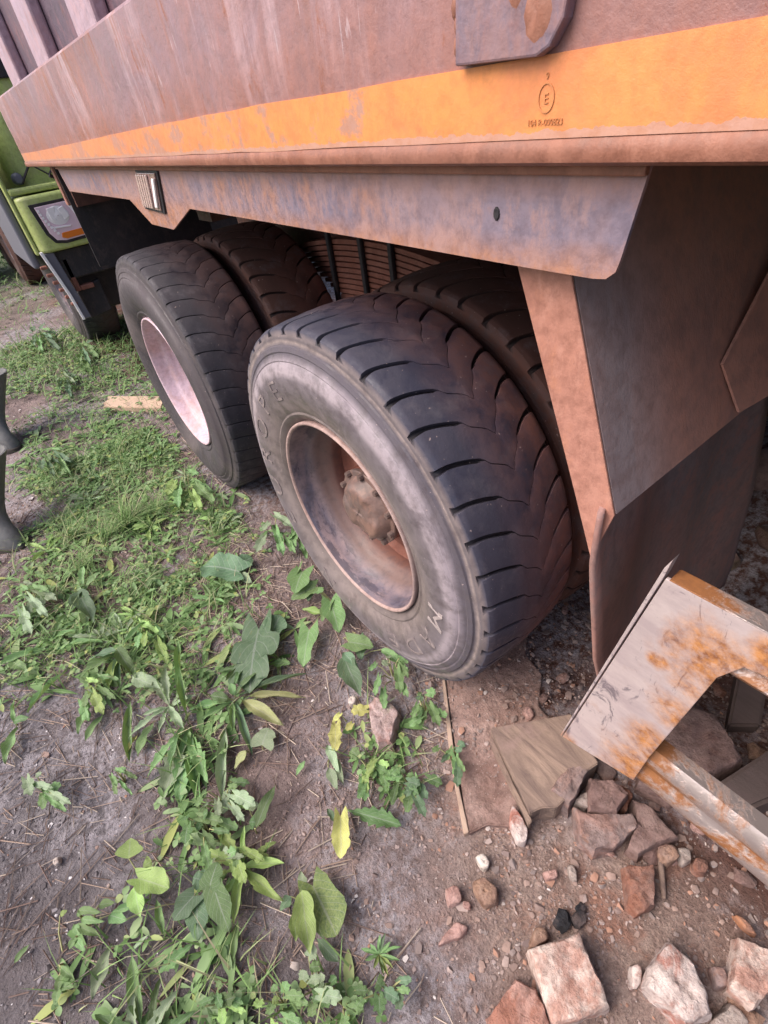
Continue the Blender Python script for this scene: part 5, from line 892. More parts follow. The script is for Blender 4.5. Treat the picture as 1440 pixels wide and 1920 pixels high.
STONES = [
 ('brick', 'large pale brick with white mortar at the bottom edge', 'brick', [(-0.257, -0.891), (-0.156, -0.941), (-0.204, -1.043), (-0.31, -0.996)], 0.065, 'mort', 1),
 ('brick', 'broken brick with white mortar and red face at the bottom right', 'brick', [(-0.027, -1.062), (-0.095, -1.06), (-0.129, -1.066), (-0.125, -1.143), (-0.067, -1.166), (-0.031, -1.108)], 0.06, 'mort2', 2),
 ('brick', 'reddish brick half cut by the bottom edge left of the pale brick', 'brick', [(-0.394, -0.907), (-0.309, -0.905), (-0.292, -0.94), (-0.31, -1.002), (-0.408, -0.931)], 0.05, 'red2', 3),
 ('brick', 'pale broken brick at the right edge near the bottom corner', 'brick', [(0.078, -1.144), (-0.007, -1.17), (-0.006, -1.205), (0.06, -1.221), (0.104, -1.187)], 0.055, 'mort', 4),
 ('brick', 'small red brown brick half buried beside a stick', 'brick', [(0.023, -0.934), (0.072, -0.973), (0.009, -1.015), (-0.034, -0.998), (-0.033, -0.979)], 0.04, 'red', 5),
 ('stone', 'rounded brown stone left of the small bricks', 'stone', [(-0.255, -0.73), (-0.227, -0.739), (-0.223, -0.779), (-0.243, -0.796), (-0.271, -0.783), (-0.268, -0.753)], 0.03, 'brown', 6),
 ('stone', 'whitish pebble above the rounded brown stone', 'stone', [(-0.214, -0.7), (-0.193, -0.708), (-0.191, -0.729), (-0.209, -0.737), (-0.222, -0.724)], 0.02, 'white', 7),
 ('stone', 'pink brick chip at the left of the rubble', 'stone', [(-0.311, -0.697), (-0.284, -0.715), (-0.299, -0.741), (-0.328, -0.73)], 0.02, 'pink', 8),
 ('stone', 'little pink chip next to the rounded brown stone', 'stone', [(-0.296, -0.737), (-0.282, -0.752), (-0.29, -0.764), (-0.306, -0.751)], 0.015, 'pink', 9),
 ('stone', 'tall white and pink shard beside the wooden block', 'stone', [(-0.063, -0.687), (-0.098, -0.705), (-0.119, -0.745), (-0.104, -0.761), (-0.082, -0.752), (-0.068, -0.717)], 0.035, 'mort2', 10),
 ('brick', 'grey brick with orange end in the pile under the guard rail', 'brick', [(0.036, -0.791), (0.05, -0.822), (0.126, -0.888), (0.108, -0.911), (0.031, -0.9), (-0.003, -0.876), (-0.007, -0.837)], 0.06, 'grey', 11),
 ('brick', 'flat dark slab on top of the brick pile', 'brick', [(0.106, -0.781), (0.147, -0.816), (0.149, -0.86), (0.094, -0.865), (0.054, -0.818)], 0.085, 'greyd', 12),
 ('brick', 'dark broken slab right of the grey brick', 'brick', [(0.157, -0.871), (0.173, -0.905), (0.16, -0.983), (0.116, -0.957), (0.064, -0.943), (0.062, -0.917), (0.111, -0.91)], 0.05, 'greyd', 13),
 ('brick', 'grey brick end leaning on the wooden block', 'brick', [(0.016, -0.736), (0.112, -0.726), (0.15, -0.766), (0.026, -0.784)], 0.09, 'grey', 14),
 ('stone', 'small pale stone wedged between the bricks of the pile', 'stone', [(0.044, -0.783), (0.086, -0.785), (0.09, -0.796), (0.058, -0.817)], 0.06, 'pale', 15),
 ('stone', 'flat pale pink fragment on the brick dust', 'stone', [(-0.395, -0.763), (-0.337, -0.753), (-0.316, -0.781), (-0.343, -0.787)], 0.012, 'pink', 16),
 ('stone', 'smooth brown stone touching the pale brick', 'stone', [(-0.25, -0.887), (-0.211, -0.877), (-0.197, -0.896), (-0.204, -0.91), (-0.24, -0.899)], 0.03, 'brown', 17),
 ('stone', 'grey white stone at the bottom edge right of the broken brick', 'stone', [(-0.074, -1.173), (-0.018, -1.184), (-0.025, -1.219), (-0.076, -1.194)], 0.035, 'pale', 18),
 ('stone', 'cream chip between the two mortared bricks', 'stone', [(-0.116, -1.033), (-0.097, -1.049), (-0.124, -1.062), (-0.145, -1.058)], 0.025, 'mort2', 19),
 ('stone', 'orange shard under the end of the guard rail', 'stone', [(0.119, -1.123), (0.132, -1.141), (0.121, -1.173), (0.111, -1.151)], 0.02, 'orange', 20),
 ('stone', 'mossy dark stone below the guard rail', 'stone', [(0.112, -0.962), (0.148, -0.98), (0.133, -1.003), (0.098, -0.996), (0.093, -0.975)], 0.035, 'brown', 21),
 ('stone', 'round grey stone next to the mossy dark stone', 'stone', [(0.149, -0.986), (0.167, -1.007), (0.15, -1.022), (0.124, -1.014)], 0.03, 'pale', 22),
 ('stone', 'pinkish chip in the middle of the gravel', 'stone', [(-0.118, -0.819), (-0.088, -0.838), (-0.097, -0.854), (-0.126, -0.842)], 0.015, 'pink', 23),
 ('stone', 'grey chip right of the pinkish chip', 'stone', [(-0.065, -0.846), (-0.046, -0.86), (-0.075, -0.884), (-0.08, -0.869)], 0.015, 'pale', 24),
 ('stone', 'blue grey stone at the right edge above the corner', 'stone', [(0.005, -1.133), (0.022, -1.147), (0.003, -1.174), (-0.022, -1.159)], 0.025, 'grey', 25),
 ('stone', 'brown chip under the rail left of the orange shard', 'stone', [(0.156, -1.02), (0.178, -1.044), (0.144, -1.055), (0.132, -1.034)], 0.025, 'red', 26),
 ('brick', 'mossy weathered brick fragment lying among the buttercups', 'brick', [(-0.173, -0.225), (-0.143, -0.221), (-0.119, -0.252), (-0.118, -0.306), (-0.196, -0.361), (-0.227, -0.344), (-0.212, -0.291)], 0.045, 'moss', 27),
 ('stone', 'small white stone above the mossy brick', 'stone', [(-0.209, -0.156), (-0.188, -0.148), (-0.184, -0.17), (-0.198, -0.184), (-0.214, -0.174)], 0.015, 'white', 28),
 ('stone', 'white pebble on the dark soil at the lower left', 'stone', [(-1.057, 0.015), (-1.039, 0.011), (-1.041, -0.012), (-1.056, -0.005)], 0.012, 'white', 29),
 ('stone', 'pink stone on the red dirt behind the wooden block', 'stone', [(0.15, -0.537), (0.168, -0.536), (0.181, -0.554), (0.164, -0.576), (0.139, -0.566)], 0.025, 'pink', 30),
 ('stone', 'small grey stone on the board near its left edge', 'stone', [(0.015, -0.431), (0.028, -0.431), (0.029, -0.443), (0.018, -0.449), (0.009, -0.441)], 0.015, 'pale', 31),
]

def rock_from_poly(poly, z0, z1, seed, rough=.004):
    cx = sum(p[0] for p in poly) / len(poly); cy = sum(p[1] for p in poly) / len(poly)
    P_ = [(x - cx, y - cy) for x, y in poly]
    per = []                                                        # resampled outline
    for i in range(len(P_)):
        a, b = Vector(P_[i]), Vector(P_[(i + 1) % len(P_)]); m = max(2, min(12, int((b - a).length / .007)))
        per += [a.lerp(b, k / m) for k in range(m)]
    for _ in range(2 if rough <= .003 else 0): per = [per[k - 1] * .2 + per[k] * .6 + per[(k + 1) % len(per)] * .2 for k in range(len(per))]
    n_ = len(per); H = z1 - z0
    rows = [(z0, 1.05), (z0 + H * .35, 1.04), (z0 + H * .65, 1.02), (z0 + H * .85, .995), (z0 + H * .96, .965), (z1, .92), (z1 + .001, .78), (z1 + .002, .58), (z1 + .002, .36), (z1 + .002, .16)]
    vs = []; fs = []; tl = noise.noise_vector(Vector((seed * 1.7, 2, 3))) * .12
    for z, s_ in rows:
        for p in per:
            q = Vector((p.x * s_, p.y * s_, z)); o_ = Vector((seed * 7.3, 0, 0))
            d = noise.noise_vector(q * 22 + o_) * rough * 1.5 + noise.noise_vector(q * 60 + o_) * rough * .9 + noise.noise_vector(q * 140 + o_) * rough * .5
            chip = max(0, noise.noise(q * 30 + o_ * 2) - .25) * .03 * (1 if z > z0 + H * .5 else 0)
            q2 = q + d; q2.z += (tl.x * q.x + tl.y * q.y) * (1 if z > z0 + .01 else 0) - chip * .5
            q2.x *= 1 - chip * 4; q2.y *= 1 - chip * 4; vs.append(q2)
    for j in range(len(rows) - 1): fs += [(j * n_ + k, j * n_ + (k + 1) % n_, (j + 1) * n_ + (k + 1) % n_, (j + 1) * n_ + k) for k in range(n_)]
    c = len(vs); vs.append(Vector((0, 0, z1))); L = (len(rows) - 1) * n_
    fs += [(L + k, L + (k + 1) % n_, c) for k in range(n_)]; fs.append(tuple(range(n_))[::-1])
    return cx, cy, vs, fs
def rough_block(name, label, cat, poly, z1, mat, seed, rough=.0025):
    ar = sum(poly[i][0] * poly[(i + 1) % len(poly)][1] - poly[(i + 1) % len(poly)][0] * poly[i][1] for i in range(len(poly)))
    cx, cy, vs, fs = rock_from_poly(poly if ar > 0 else poly[::-1], -.02, z1, seed, rough)
    tag(link(name, new_mesh(name, vs, fs, mat, 60), None, (cx, cy, 0)), label, cat)
rough_block('concrete_slab', 'flat dark concrete slab seen between the guard rails', 'slab', [(.43, -.80), (.475, -.90), (.405, -.995), (.22, -.93), (.20, -.86)], .10, 'st_greyd', 92, .004)
for (nm, lb, ct, poly, h, col, seed) in STONES:
    ar = sum(poly[i][0] * poly[(i + 1) % len(poly)][1] - poly[(i + 1) % len(poly)][0] * poly[i][1] for i in range(len(poly)))
    if ar < 0: poly = poly[::-1]
    cx, cy, vs, fs = rock_from_poly(poly, -.015, h, seed, .0034 if nm == 'brick' else .003)
    zb = 0.0
    tag(link(nm, new_mesh(nm, vs, fs, 'st_' + col, 38 if nm == 'brick' else 60), None, (cx, cy, hgt(cx, cy) * .7)), lb, ct)
def lump(r_, seed, sub=2, sq=(1, 1, 1), rough=.35):
    b = bmesh.new(); bmesh.ops.create_icosphere(b, subdivisions=sub, radius=r_)
    for v in b.verts:
        q = v.co / r_; f = 1 + rough * noise.noise(q * 1.3 + Vector((seed * 5.1, 0, 0))) + rough * .4 * noise.noise(q * 3.5 + Vector((0, seed, 0)))
        q = Vector((max(-.78, min(.78, q.x)), max(-.78, min(.78, q.y)), max(-.7, min(.7, q.z))))
        v.co = Vector((q.x * sq[0], q.y * sq[1], q.z * sq[2])) * r_ * f
    vs = [v.co.copy() for v in b.verts]; fs = [tuple(v.index for v in f.verts) for f in b.faces]; b.free(); return vs, fs
for i, (x, y, r_) in enumerate(((-.155, -.905, .020), (-.128, -.925, .017), (-.108, -.918, .013))):
    vs, fs = lump(r_, i + 50, 2, (1.2, .9, .8), .5)
    tag(link('charcoal_lump', new_mesh('charcoal_lump', vs, fs, 'charcoal', 30), None, (x, y, hgt(x, y) + r_ * .4)),
        'black charred lump behind the large pale brick, %s' % ('leftmost and biggest', 'middle one', 'rightmost and smallest')[i], 'charcoal', 'charred lumps behind the pale brick')
mb = MB().tube([(.108, -.974, .012), (.082, -.990, .016), (.04, -1.021, .012)], [.006, .007, .005], 7)
tag(mb.build('stick', 'block', None, 60), 'short grey stick lying beside the red brown brick', 'stick')
rg = random.Random(77); FR = []
for i in range(5):
    vs, fs = lump(.026, 300 + i, 2, (1.3, .9, .55), .55); FR.append(new_mesh('brick_fragment', vs, fs, ('st_greyd', 'st_red', 'st_pink', 'st_brown', 'st_grey')[i], 45))
for i in range(60):
    x = rg.uniform(-.02, .62); y = rg.uniform(-1.22, -.74) if i < 42 else rg.uniform(-.74, -.30)
    if i >= 42: x = rg.uniform(.22, .75)
    if x < .15 and y > -.80: continue
    o = link('brick_fragment', FR[i % 5], None, (x, y, .006), (rg.uniform(-.4, .4), rg.uniform(-.4, .4), rg.uniform(0, 6.3)), [rg.uniform(.35, 1.15)] * 3)
    tag(o, 'small broken brick fragment strewn under the guard rail', 'stone', 'small brick fragments under the guard rail')
# rubble heap under the truck on the far side
rg = random.Random(11); HEAP = []
for i in range(46):
    x = rg.uniform(.95, 2.0); y = rg.uniform(-1.9, -.35); d = math.hypot((x - 1.75) / .9, (y + 1.0) / 1.0)
    z = max(0, .42 * (1 - d)); HEAP.append((x, y, z))
meshes = []
for i in range(9):
    vs, fs = lump(.085, 70 + i, 2, (rg.uniform(.8, 1.5), rg.uniform(.7, 1.1), rg.uniform(.5, .9)), .5)
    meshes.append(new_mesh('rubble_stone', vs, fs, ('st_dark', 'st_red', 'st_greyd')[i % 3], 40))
hv = [(x, y, .46 * max(0, 1 - math.hypot((x - 1.75) / .95, (y + 1.0) / 1.1)) - .02 + .03 * noise.noise(Vector((x * 6, y * 6, 2)))) for y in [(-2.2 + .08 * j) for j in range(30)] for x in [(.75 + .08 * i) for i in range(26)]]
tag(link('rubble_heap', new_mesh('rubble_heap', hv, [(j * 26 + i, j * 26 + i + 1, (j + 1) * 26 + i + 1, (j + 1) * 26 + i) for j in range(29) for i in range(25)], 'ground', 180)), kind='structure')
for i, (x, y, z) in enumerate(HEAP):
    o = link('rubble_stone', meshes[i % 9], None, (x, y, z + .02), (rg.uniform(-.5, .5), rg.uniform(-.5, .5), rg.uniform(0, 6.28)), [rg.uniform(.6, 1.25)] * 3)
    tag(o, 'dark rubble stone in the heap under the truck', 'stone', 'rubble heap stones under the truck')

WEED = [(-.19, 3.64, .8, 1.0), (-.37, 4.82, 1.0, 1.0), (.14, 6.6, 1.6, 1.0), (-.23, 2.4, .45, .9), (-.49, 2.25, .4, .9), (-.30, 1.79, .38, .9), (-.25, 1.26, .30, .8), (-.58, 1.5, .3, .9), (-.09, 1.03, .2, .7), (-.03, .81, .13, .5), (-.80, 1.16, .2, .7), (-.6, .8, .26, .9), (-.80, .69, .26, .8), (-.66, .4, .26, .85), (-.88, .45, .16, .5), (-.92, .95, .18, .6), (-.40, .75, .2, .5), (-.55, .19, .15, .5), (-.68, .0, .15, .7), (-.70, -.19, .13, .5), (-.71, -.34, .12, .4), (-.83, -.33, .13, .4), (-.91, -.43, .13, .35), (-.78, -.56, .15, .45), (-.59, -.69, .15, .55), (-.22, -.40, .16, 1.0), (-1.03, -.22, .15, .3), (-1.5, 3.5, .7, .9), (-1.9, 2.0, .6, .8)]
BARE = [(-.47, -.35, .12), (-.62, -.52, .08), (-.4, -.18, .14), (-.4, -.53, .14), (-.63, 3.35, .22), (-.99, .35, .22), (-1.09, .06, .25), (-.84, .01, .09), (-.34, -.84, .2), (-.1, -.78, .3), (.17, -.47, .35), (-1.02, 1.9, .2), (-1.0, 2.6, .2)]
def weed(x, y):
    d = max(a * math.exp(-((x - cx) ** 2 + (y - cy) ** 2) / (2 * (s_ * .75) ** 2)) for cx, cy, s_, a in WEED)
    if y > 6 or x < -2.2: d = max(d, .8)
    for cx, cy, s_ in BARE: d -= .9 * math.exp(-((x - cx) ** 2 + (y - cy) ** 2) / (2 * (s_ * .7) ** 2))
    if x > -.06 and y < 2.2: d *= .12
    return d * (.65 + .9 * max(0, .5 + noise.noise(Vector((x * 5, y * 5, 9)))))
# ---------------------------------------------------------------- plants with individual leaves
def outline(kind, N=14):
    """half width at u in 0..1 for each kind of leaf, as a list of (u, halfwidth)"""
    o = []
    for i in range(N + 1):
        u = i / N
        if kind == 'lance': h = .5 * (math.sin(math.pi * u ** 1.15) ** .9) * (1 if u > .2 else .4 + 3 * u) + .03 * (1 - u) if u < 1 else 0
        elif kind == 'dent': h = .5 * math.sin(math.pi * u ** 1.25) ** .75 * (.55 + .45 * (1 - ((u * 6.5) % 1.0))) if u < 1 else 0
        elif kind == 'ovate': h = .5 * math.sin(math.pi * u ** .72) ** .9 if u < 1 else 0
        elif kind == 'round': h = .5 * math.sqrt(max(0, 1 - (2 * u - .92) ** 2 / 1.17)) if u < 1 else .05
        elif kind == 'heart': h = .5 * math.sqrt(max(0, 1 - ((u - .24) / .76) ** 2)) * (1 - .25 * u ** 3) if u > .24 else .5 * math.sqrt(max(0, 1 - ((.24 - u) / .42) ** 2))
        elif kind == 'lobed': h = .5 * math.sqrt(max(0, 1 - (2 * u - .95) ** 2 / 1.15)) * (.70 + .30 * abs(math.cos(u * math.pi * 2.6))) if u < 1 else 0
        o.append((u, max(h, .004 if u in (0, 1) else .012)))
    return o
LEAFM = {}
def leaf_mesh(kind, var, col):
    key = (kind, var, col)
    if key in LEAFM: return LEAFM[key]
    rg_ = random.Random(hash((kind, var)) % 9999 if False else sum(map(ord, kind)) * 7 + var)
    N = 26 if kind in ('lobed', 'dent') else 14; ol = outline(kind, N); W = 3 if kind in ('lobed', 'round', 'heart') else 2
    vs = []; uvs = []; fs = []; cols = 2 * W + 1
    arch = rg_.uniform(.03, .11); fold = rg_.uniform(.06, .30); tw = rg_.uniform(-.4, .4); wav = rg_.uniform(.02, .06); ph = rg_.uniform(0, 6)
    for i, (u, h) in enumerate(ol):
        for c in range(cols):
            t = (c - W) / W; yy = h * t
            asym = 1 + .12 * math.sin(u * 9 + ph + (1 if t > 0 else 2.4))
            yy *= asym * (1 - .30 * max(0, noise.noise(Vector((u * 7 + ph * 3, 1 if t > 0 else 5, var)))) * abs(t))
            z = arch * math.sin(math.pi * min(1, u * .9)) * .9 + fold * abs(yy) + wav * math.sin(u * 13 + ph + 2 * t) * abs(t) + tw * yy * (u - .2)
            if kind == 'heart' and u < .12: pass
            x = u - (.26 * (abs(t) ** .8) * max(0, 1 - u / .4) ** 1.2 if kind in ('heart', 'round', 'lobed') else 0) + (.07 * abs(t) * math.sin(u * 21 + ph) if kind == 'lobed' else 0)
            vs.append((x, yy, z)); uvs.append((u, .5 + t * .5))
    for i in range(N):
        for c in range(cols - 1): fs.append((i * cols + c, (i + 1) * cols + c, (i + 1) * cols + c + 1, i * cols + c + 1))
    LEAFM[key] = new_mesh('leaf', vs, fs, 'leaf%d' % col, 180, None, uvs); return LEAFM[key]
rg = random.Random(5)
for pi, (nm, lb, ct, leaves) in enumerate(PLANTS):
    bx = sum(l[0] for l in leaves) / len(leaves); by = sum(l[1] for l in leaves) / len(leaves); bz = hgt(bx, by)
    root = tag(empty(nm, (bx, by, bz)), lb, ct)
    for (x0, y0, x1, y1, w_, kind, col, lift) in leaves:
        d = Vector((x1 - x0, y1 - y0)); L = max(.012, d.length)
        wr = w_ / L if kind not in ('lance', 'dent') else w_ / L * (.88 if kind == 'lance' else 1.1)
        if nm == 'bindweed_plant' and max(x0, x1) > -.045: sh = max(x0, x1) + .045; x0 -= sh; x1 -= sh
        zb = .010 + (lift * .6 if kind in ('heart', 'ovate', 'round', 'lobed') else .15 * lift)
        o = link('leaf', leaf_mesh(kind, rg.randrange(3), col), root, (x0 - bx, y0 - by, zb))
        pitch = -math.atan2((lift - zb) * .35, L) + rg.uniform(-.06, .12)
        o.rotation_euler = Euler((rg.uniform(-.25, .25), pitch, math.atan2(d.y, d.x)), 'XYZ')
        o.scale = (L, L * wr, L * .8)
        if kind in ('heart', 'ovate', 'round', 'lobed'):            # petiole down to the root
            bxy = Vector((x0 - bx, y0 - by)); f = .25 if bxy.length < .16 else .75
            MB().tube([(bxy.x * f - d.x * .12, bxy.y * f - d.y * .12, .0), (bxy.x * (f + 1) / 2 - d.x * .05, bxy.y * (f + 1) / 2 - d.y * .05, zb * .8), (bxy.x, bxy.y, zb)], [.0022, .0018, .0012], 5, False).build('petiole', 'stem', root, 180)
# small rosettes among the grass
RS = []
rg = random.Random(99)
def weed_spot():
    while True:
        x, y = rg.uniform(-1.0, -.05), rg.uniform(-.75, 2.1)
        if rg.random() < weed(x, y): return x, y
for i in range(34):
    x, y = weed_spot(); root = tag(empty('dandelion_rosette', (x, y, hgt(x, y))), 'small dandelion rosette growing among the grass and clover', 'plant', 'small dandelion rosettes in the grass')
    n_ = rg.randint(6, 10); a0 = rg.uniform(0, 6.28); sz = rg.uniform(.06, .13); col = rg.choice((1, 1, 4, 7, 0))
    for k in range(n_):
        L = sz * rg.uniform(.6, 1.15); a = a0 + 6.28 * k / n_ + rg.uniform(-.25, .25)
        o = link('leaf', leaf_mesh(rg.choice(('dent', 'dent', 'lance')), rg.randrange(3), col), root, (0, 0, .006 + .002 * k), (rg.uniform(-.3, .3), -rg.uniform(.02, .35), a), (L, L * rg.uniform(.16, .26), L * .8))
# stalks of the burdock and wilted plants
def stalk(name, label, pts, r_, mat='stem'):
    tag(MB().tube([(x, y, hgt(x, y) + z) for x, y, z in pts], r_, 6).build(name, mat, None, 180), label, 'stem')

# ---------------------------------------------------------------- grass tufts, straw, gravel and ground cover
def blade(mb, x, y, z, ang, L, wd, lean, segs=4):
    d = Vector((math.cos(ang), math.sin(ang))); p = Vector((-d.y, d.x)); b = len(mb.v)
    for i in range(segs + 1):
        t = i / segs; r_ = L * (t * .25 + lean * t * t); zz = L * (t - .45 * lean * t * t) * (1 - .35 * lean); w_ = wd * (1 - t) ** .7
        mb.v.append((x + d.x * r_ - p.x * w_, y + d.y * r_ - p.y * w_, z + zz)); mb.v.append((x + d.x * r_ + p.x * w_, y + d.y * r_ + p.y * w_, z + zz + w_ * .3))
    mb.f += [(b + 2 * i, b + 2 * i + 1, b + 2 * i + 3, b + 2 * i + 2) for i in range(segs)]
TUFTS = [(-.471, 1.322, .20, 150, 'tall green grass tuft leaning over beside the far tyre'), (-.573, 1.30, .15, 90, 'grass tuft on the left of the tall leaning tuft'), (-.345, 1.302, .13, 80, 'grass tuft on the right of the tall leaning tuft'),
         (-.723, 1.422, .13, 60, 'grass tuft at the edge of the wheel track'), (-.726, 1.181, .12, 60, 'grass tuft in front of the nearer boot'), (-.734, 1.909, .12, 50, 'grass tuft between the two boots'),
         (-.62, .62, .10, 40, 'sparse grass tuft among the dandelions'), (-.18, .95, .10, 50, 'short grass tuft below the far tyre'), (-.30, 2.0, .10, 50, 'short grass tuft in front of the pale plank')]
rg = random.Random(8)
for (x, y, h, n_, lb) in TUFTS:
    mb = MB(); root_z = hgt(x, y)
    for k in range(n_):
        a = rg.uniform(0, 6.283); rr = rg.uniform(0, .05); blade(mb, rr * math.cos(a), rr * math.sin(a), -.005, a * .35 + rg.gauss(-.6, .9), h * rg.uniform(.55, 1.35), rg.uniform(.0012, .0026), rg.uniform(.15, .95))
    tag(link('grass_tuft', new_mesh('grass_tuft', mb.v, mb.f, 'grass', 180), None, (x, y, root_z)), lb, 'grass')
rg = random.Random(21); mb = MB()
def spot():
    if rg.random() < .56: return rg.uniform(-1.25, .05), rg.uniform(-.95, 2.2)
    if rg.random() < .80: return rg.uniform(-1.6, .7), rg.uniform(2.0, 5.0)
    return rg.uniform(-2.5, 2), rg.uniform(5, 11)
cnt = 0
while cnt < 12500:
    x, y = spot()
    if rg.random() > weed(x, y): continue
    cnt += 1; L = rg.choice((.04, .06, .09, .14)) * rg.uniform(.7, 1.25) * (1 + .12 * max(0, y - 2)); blade(mb, x, y, hgt(x, y) - .003, rg.uniform(0, 6.28), L, rg.uniform(.0011, .0031) * (1 + .3 * max(0, y - 2)), rg.uniform(.2, 1.0), 3)
tag(link('grass', new_mesh('grass', mb.v, mb.f, 'grass', 180)), 'thin short grass scattered between the weeds', 'grass', kind='stuff')
mb = MB(); cnt = 0
def leaflet(mb, x, y, z, ang, L, wd, pit):
    d = Vector((math.cos(ang), math.sin(ang))); p = Vector((-d.y, d.x)); b = len(mb.v)
    for u, h in ((0, .05), (.3, .85), (.62, 1.0), (.86, .6), (1, .06)):
        zz = z + L * u * math.sin(pit) - L * .25 * u * u; r_ = L * u * math.cos(pit)
        for t in (-1, 0, 1): mb.v.append((x + d.x * r_ + p.x * wd * h * t, y + d.y * r_ + p.y * wd * h * t, zz + .25 * wd * h * abs(t)))
    for i in range(4):
        for c in range(2): mb.f.append((b + i * 3 + c, b + (i + 1) * 3 + c, b + (i + 1) * 3 + c + 1, b + i * 3 + c + 1))
while cnt < 4600:
    x, y = spot()
    if rg.random() > weed(x, y): continue
    cnt += 1; z = hgt(x, y); g_ = 1 + .16 * max(0, y - 1.5); hh = rg.uniform(.006, .04) * g_; kind = rg.random()
    if kind > .80 and y < 3:                                        # narrow rosette leaves flat on the soil
        a = rg.uniform(0, 6.28)
        for k in range(rg.randint(2, 5)):
            L = rg.uniform(.05, .13); leaflet(mb, x, y, z + .006, a + k * 1.3 + rg.uniform(-.5, .5), L, L * rg.uniform(.06, .13), rg.uniform(.02, .35))
        continue
    if kind < .5:                                                   # trefoil
        a = rg.uniform(0, 6.28); L = rg.uniform(.010, .022) * g_
        for k in range(3): leaflet(mb, x, y, z + hh, a + k * 2.09 + rg.uniform(-.2, .2), L, L * .42, rg.uniform(-.1, .4))
    else:
        a = rg.uniform(0, 6.28)
        for k in range(rg.randint(2, 5)):
            L = rg.uniform(.016, .045) * g_; leaflet(mb, x, y, z + hh * .6, a + k * 1.5 + rg.uniform(-.4, .4), L, L * rg.uniform(.11, .26), rg.uniform(-.1, .6))
tag(link('ground_cover', new_mesh('ground_cover', mb.v, mb.f, 'cover', 180)), 'low mixed clover and weed leaves covering the soil', 'weeds', kind='stuff')
mb = MB(); cnt = 0
while cnt < 6500:
    x = rg.uniform(-1.2, .05); y = rg.uniform(-.95, 2.0)
    pz = .25 + .6 * math.exp(-(((x + .25) / .22) ** 2 + ((y - .45) / .45) ** 2)) + .4 * max(0, weed(x, y)) - (.25 if y < -.5 and x > -.45 else 0)
    if rg.random() > pz: continue
    cnt += 1; L = rg.choice((.012, .02, .035, .06, .11)) * rg.uniform(.7, 1.2); a = rg.uniform(0, 3.14); dx, dy = math.cos(a) * L / 2, math.sin(a) * L / 2; r_ = rg.uniform(.0006, .0016)
    px, py = -math.sin(a) * r_, math.cos(a) * r_; z0 = hgt(x - dx, y - dy) + r_ + .002; z1 = hgt(x + dx, y + dy) + r_ + rg.uniform(.001, .012)
    mb.add([(x - dx - px, y - dy - py, z0), (x - dx + px, y - dy + py, z0), (x - dx, y - dy, z0 + r_ * 1.6), (x + dx - px, y + dy - py, z1), (x + dx + px, y + dy + py, z1), (x + dx, y + dy, z1 + r_ * 1.6)],
           [(0, 1, 4, 3), (1, 2, 5, 4), (2, 0, 3, 5), (0, 2, 1), (3, 4, 5)])
tag(link('straw_litter', new_mesh('straw_litter', mb.v, mb.f, 'straw')), 'dry straw and stem litter scattered on the soil', 'straw', kind='stuff')
ICO = []
for s_ in range(6):
    vs, fs = lump(1.0, s_ + 200, 1, (1, .8, .6), .6); ICO.append((vs, fs))
mb = MB(); cnt = 0
while cnt < 9000:
    if rg.random() < .60: x, y = rg.uniform(-.62, 1.0), rg.uniform(-1.45, -.25)
    else: x, y = rg.uniform(-1.35, .0), rg.uniform(-1.0, 2.0)
    pz = .10 + .9 * sm(-.15, .35, x - .55 * y) * sm(-.6, -.2, x) + .45 * max(0, noise.noise(Vector((x * 3, y * 3, 5)))) * (1 if x < -.6 else .3)
    if rg.random() > pz or (x > -.05 and y > -.2): continue
    cnt += 1; r_ = min(.016, .0015 + rg.expovariate(1 / .0022)); vs, fs = ICO[rg.randrange(6)]; ca, sa = math.cos(cnt), math.sin(cnt); z = hgt(x, y) + r_ * .15
    if -.05 < x < .38 and -.72 < y < -.17: z = max(z, .0065 + r_ * .15)
    mb.add([(x + (v.x * ca - v.y * sa) * r_, y + (v.x * sa + v.y * ca) * r_, z + v.z * r_) for v in vs], fs)
tag(link('gravel', new_mesh('gravel', mb.v, mb.f, 'gravel', 40)), 'loose gravel and brick crumbs on the dirt', 'gravel', kind='stuff')

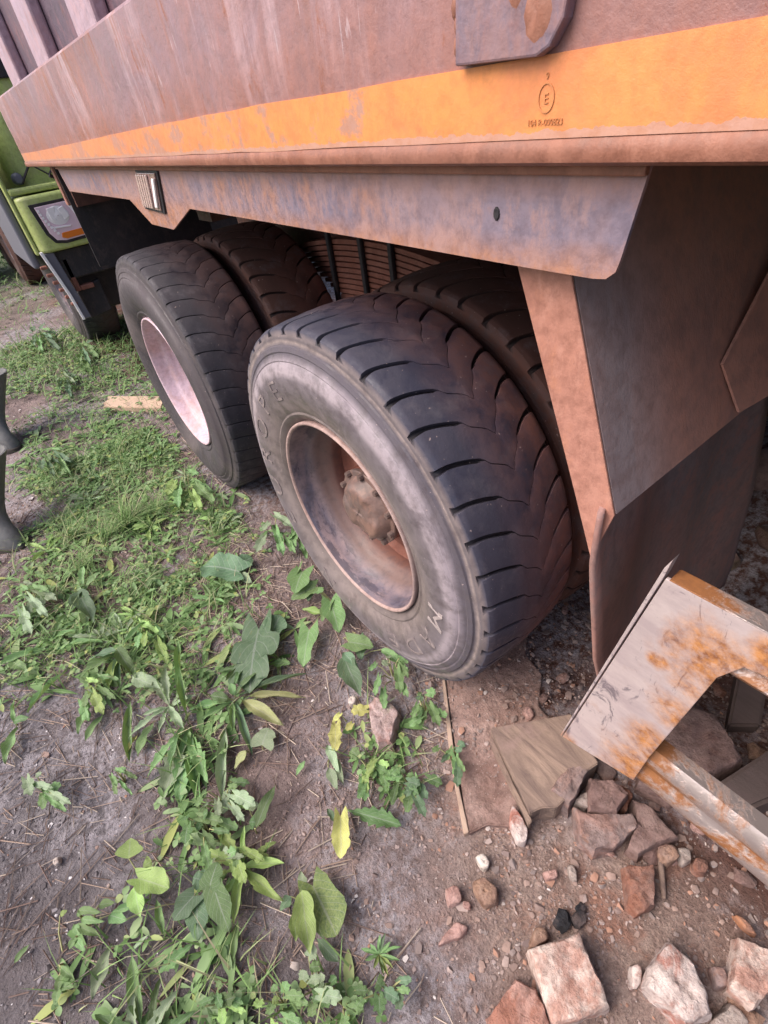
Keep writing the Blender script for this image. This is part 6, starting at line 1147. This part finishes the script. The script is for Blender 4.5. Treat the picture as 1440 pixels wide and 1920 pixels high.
mb = MB(); cnt = 0
while cnt < 15000:
    x, y = (rg.uniform(-1.3, .02), rg.uniform(-1.0, 1.2)) if rg.random() < .75 else (rg.uniform(-1.3, .1), rg.uniform(1.2, 3.5))
    if rg.random() > .35 + .9 * noise.noise(Vector((x * 4, y * 4, 2.2))): continue
    cnt += 1; r_ = min(.011, .0014 + rg.expovariate(1 / .0015)) * (1.6 if y > 1.2 else 1); vs, fs = ICO[rg.randrange(6)]; ca, sa = math.cos(cnt), math.sin(cnt); z = hgt(x, y) + r_ * .1
    mb.add([(x + (v.x * ca - v.y * sa) * r_, y + (v.x * sa + v.y * ca) * r_, z + v.z * r_) for v in vs], fs)
tag(link('soil_crumbs', new_mesh('soil_crumbs', mb.v, mb.f, 'clod', 40)), 'dry soil crumbs and specks of grit on the bare earth', 'soil', kind='stuff')

# ---------------------------------------------------------------- shrubs far behind on the left
def shrub(loc, r_, h, n_, seed, label):
    rg_ = random.Random(seed); root = tag(empty('shrub', loc), label, 'shrub', 'shrubs in the far background')
    mb = MB(); bk = MB()
    for k in range(7):
        a = rg_.uniform(0, 6.28); bk.tube([(0, 0, 0), (r_ * .3 * math.cos(a), r_ * .3 * math.sin(a), h * .4), (r_ * .6 * math.cos(a), r_ * .6 * math.sin(a), h * .8)], [.03, .02, .008], 6)
    for k in range(n_):
        a = rg_.uniform(0, 6.28); t = rg_.random() ** .5; zz = rg_.uniform(.05, 1); q = r_ * t * math.sqrt(max(0, 1 - (zz * 1.0 - .4) ** 2 * 1.4)) * (1 + .35 * noise.noise(Vector((a * 2, zz * 4, seed))))
        leaflet(mb, q * math.cos(a), q * math.sin(a), zz * h, rg_.uniform(0, 6.28), rg_.uniform(.07, .14), rg_.uniform(.025, .05), rg_.uniform(-.6, .9))
    link('crown', new_mesh('crown', mb.v, mb.f, 'cover', 180), root); bk.build('trunk', 'bark', root, 60)
for i, (x, y, r_, h, lb) in enumerate(((-.9, 9.5, 1.0, 1.7, 'bushy green shrub just left of the green lorry'), (-2.6, 10.5, 1.3, 2.4, 'tall shrub farther left behind the green lorry'), (-4.6, 8.5, 1.5, 2.6, 'wide shrub at the far left'), (-6.0, 5.0, 1.5, 2.8, 'wide shrub left of the wheel track'))):
    shrub((x, y, hgt(x, y)), r_, h, 2600, 31 + i, lb)
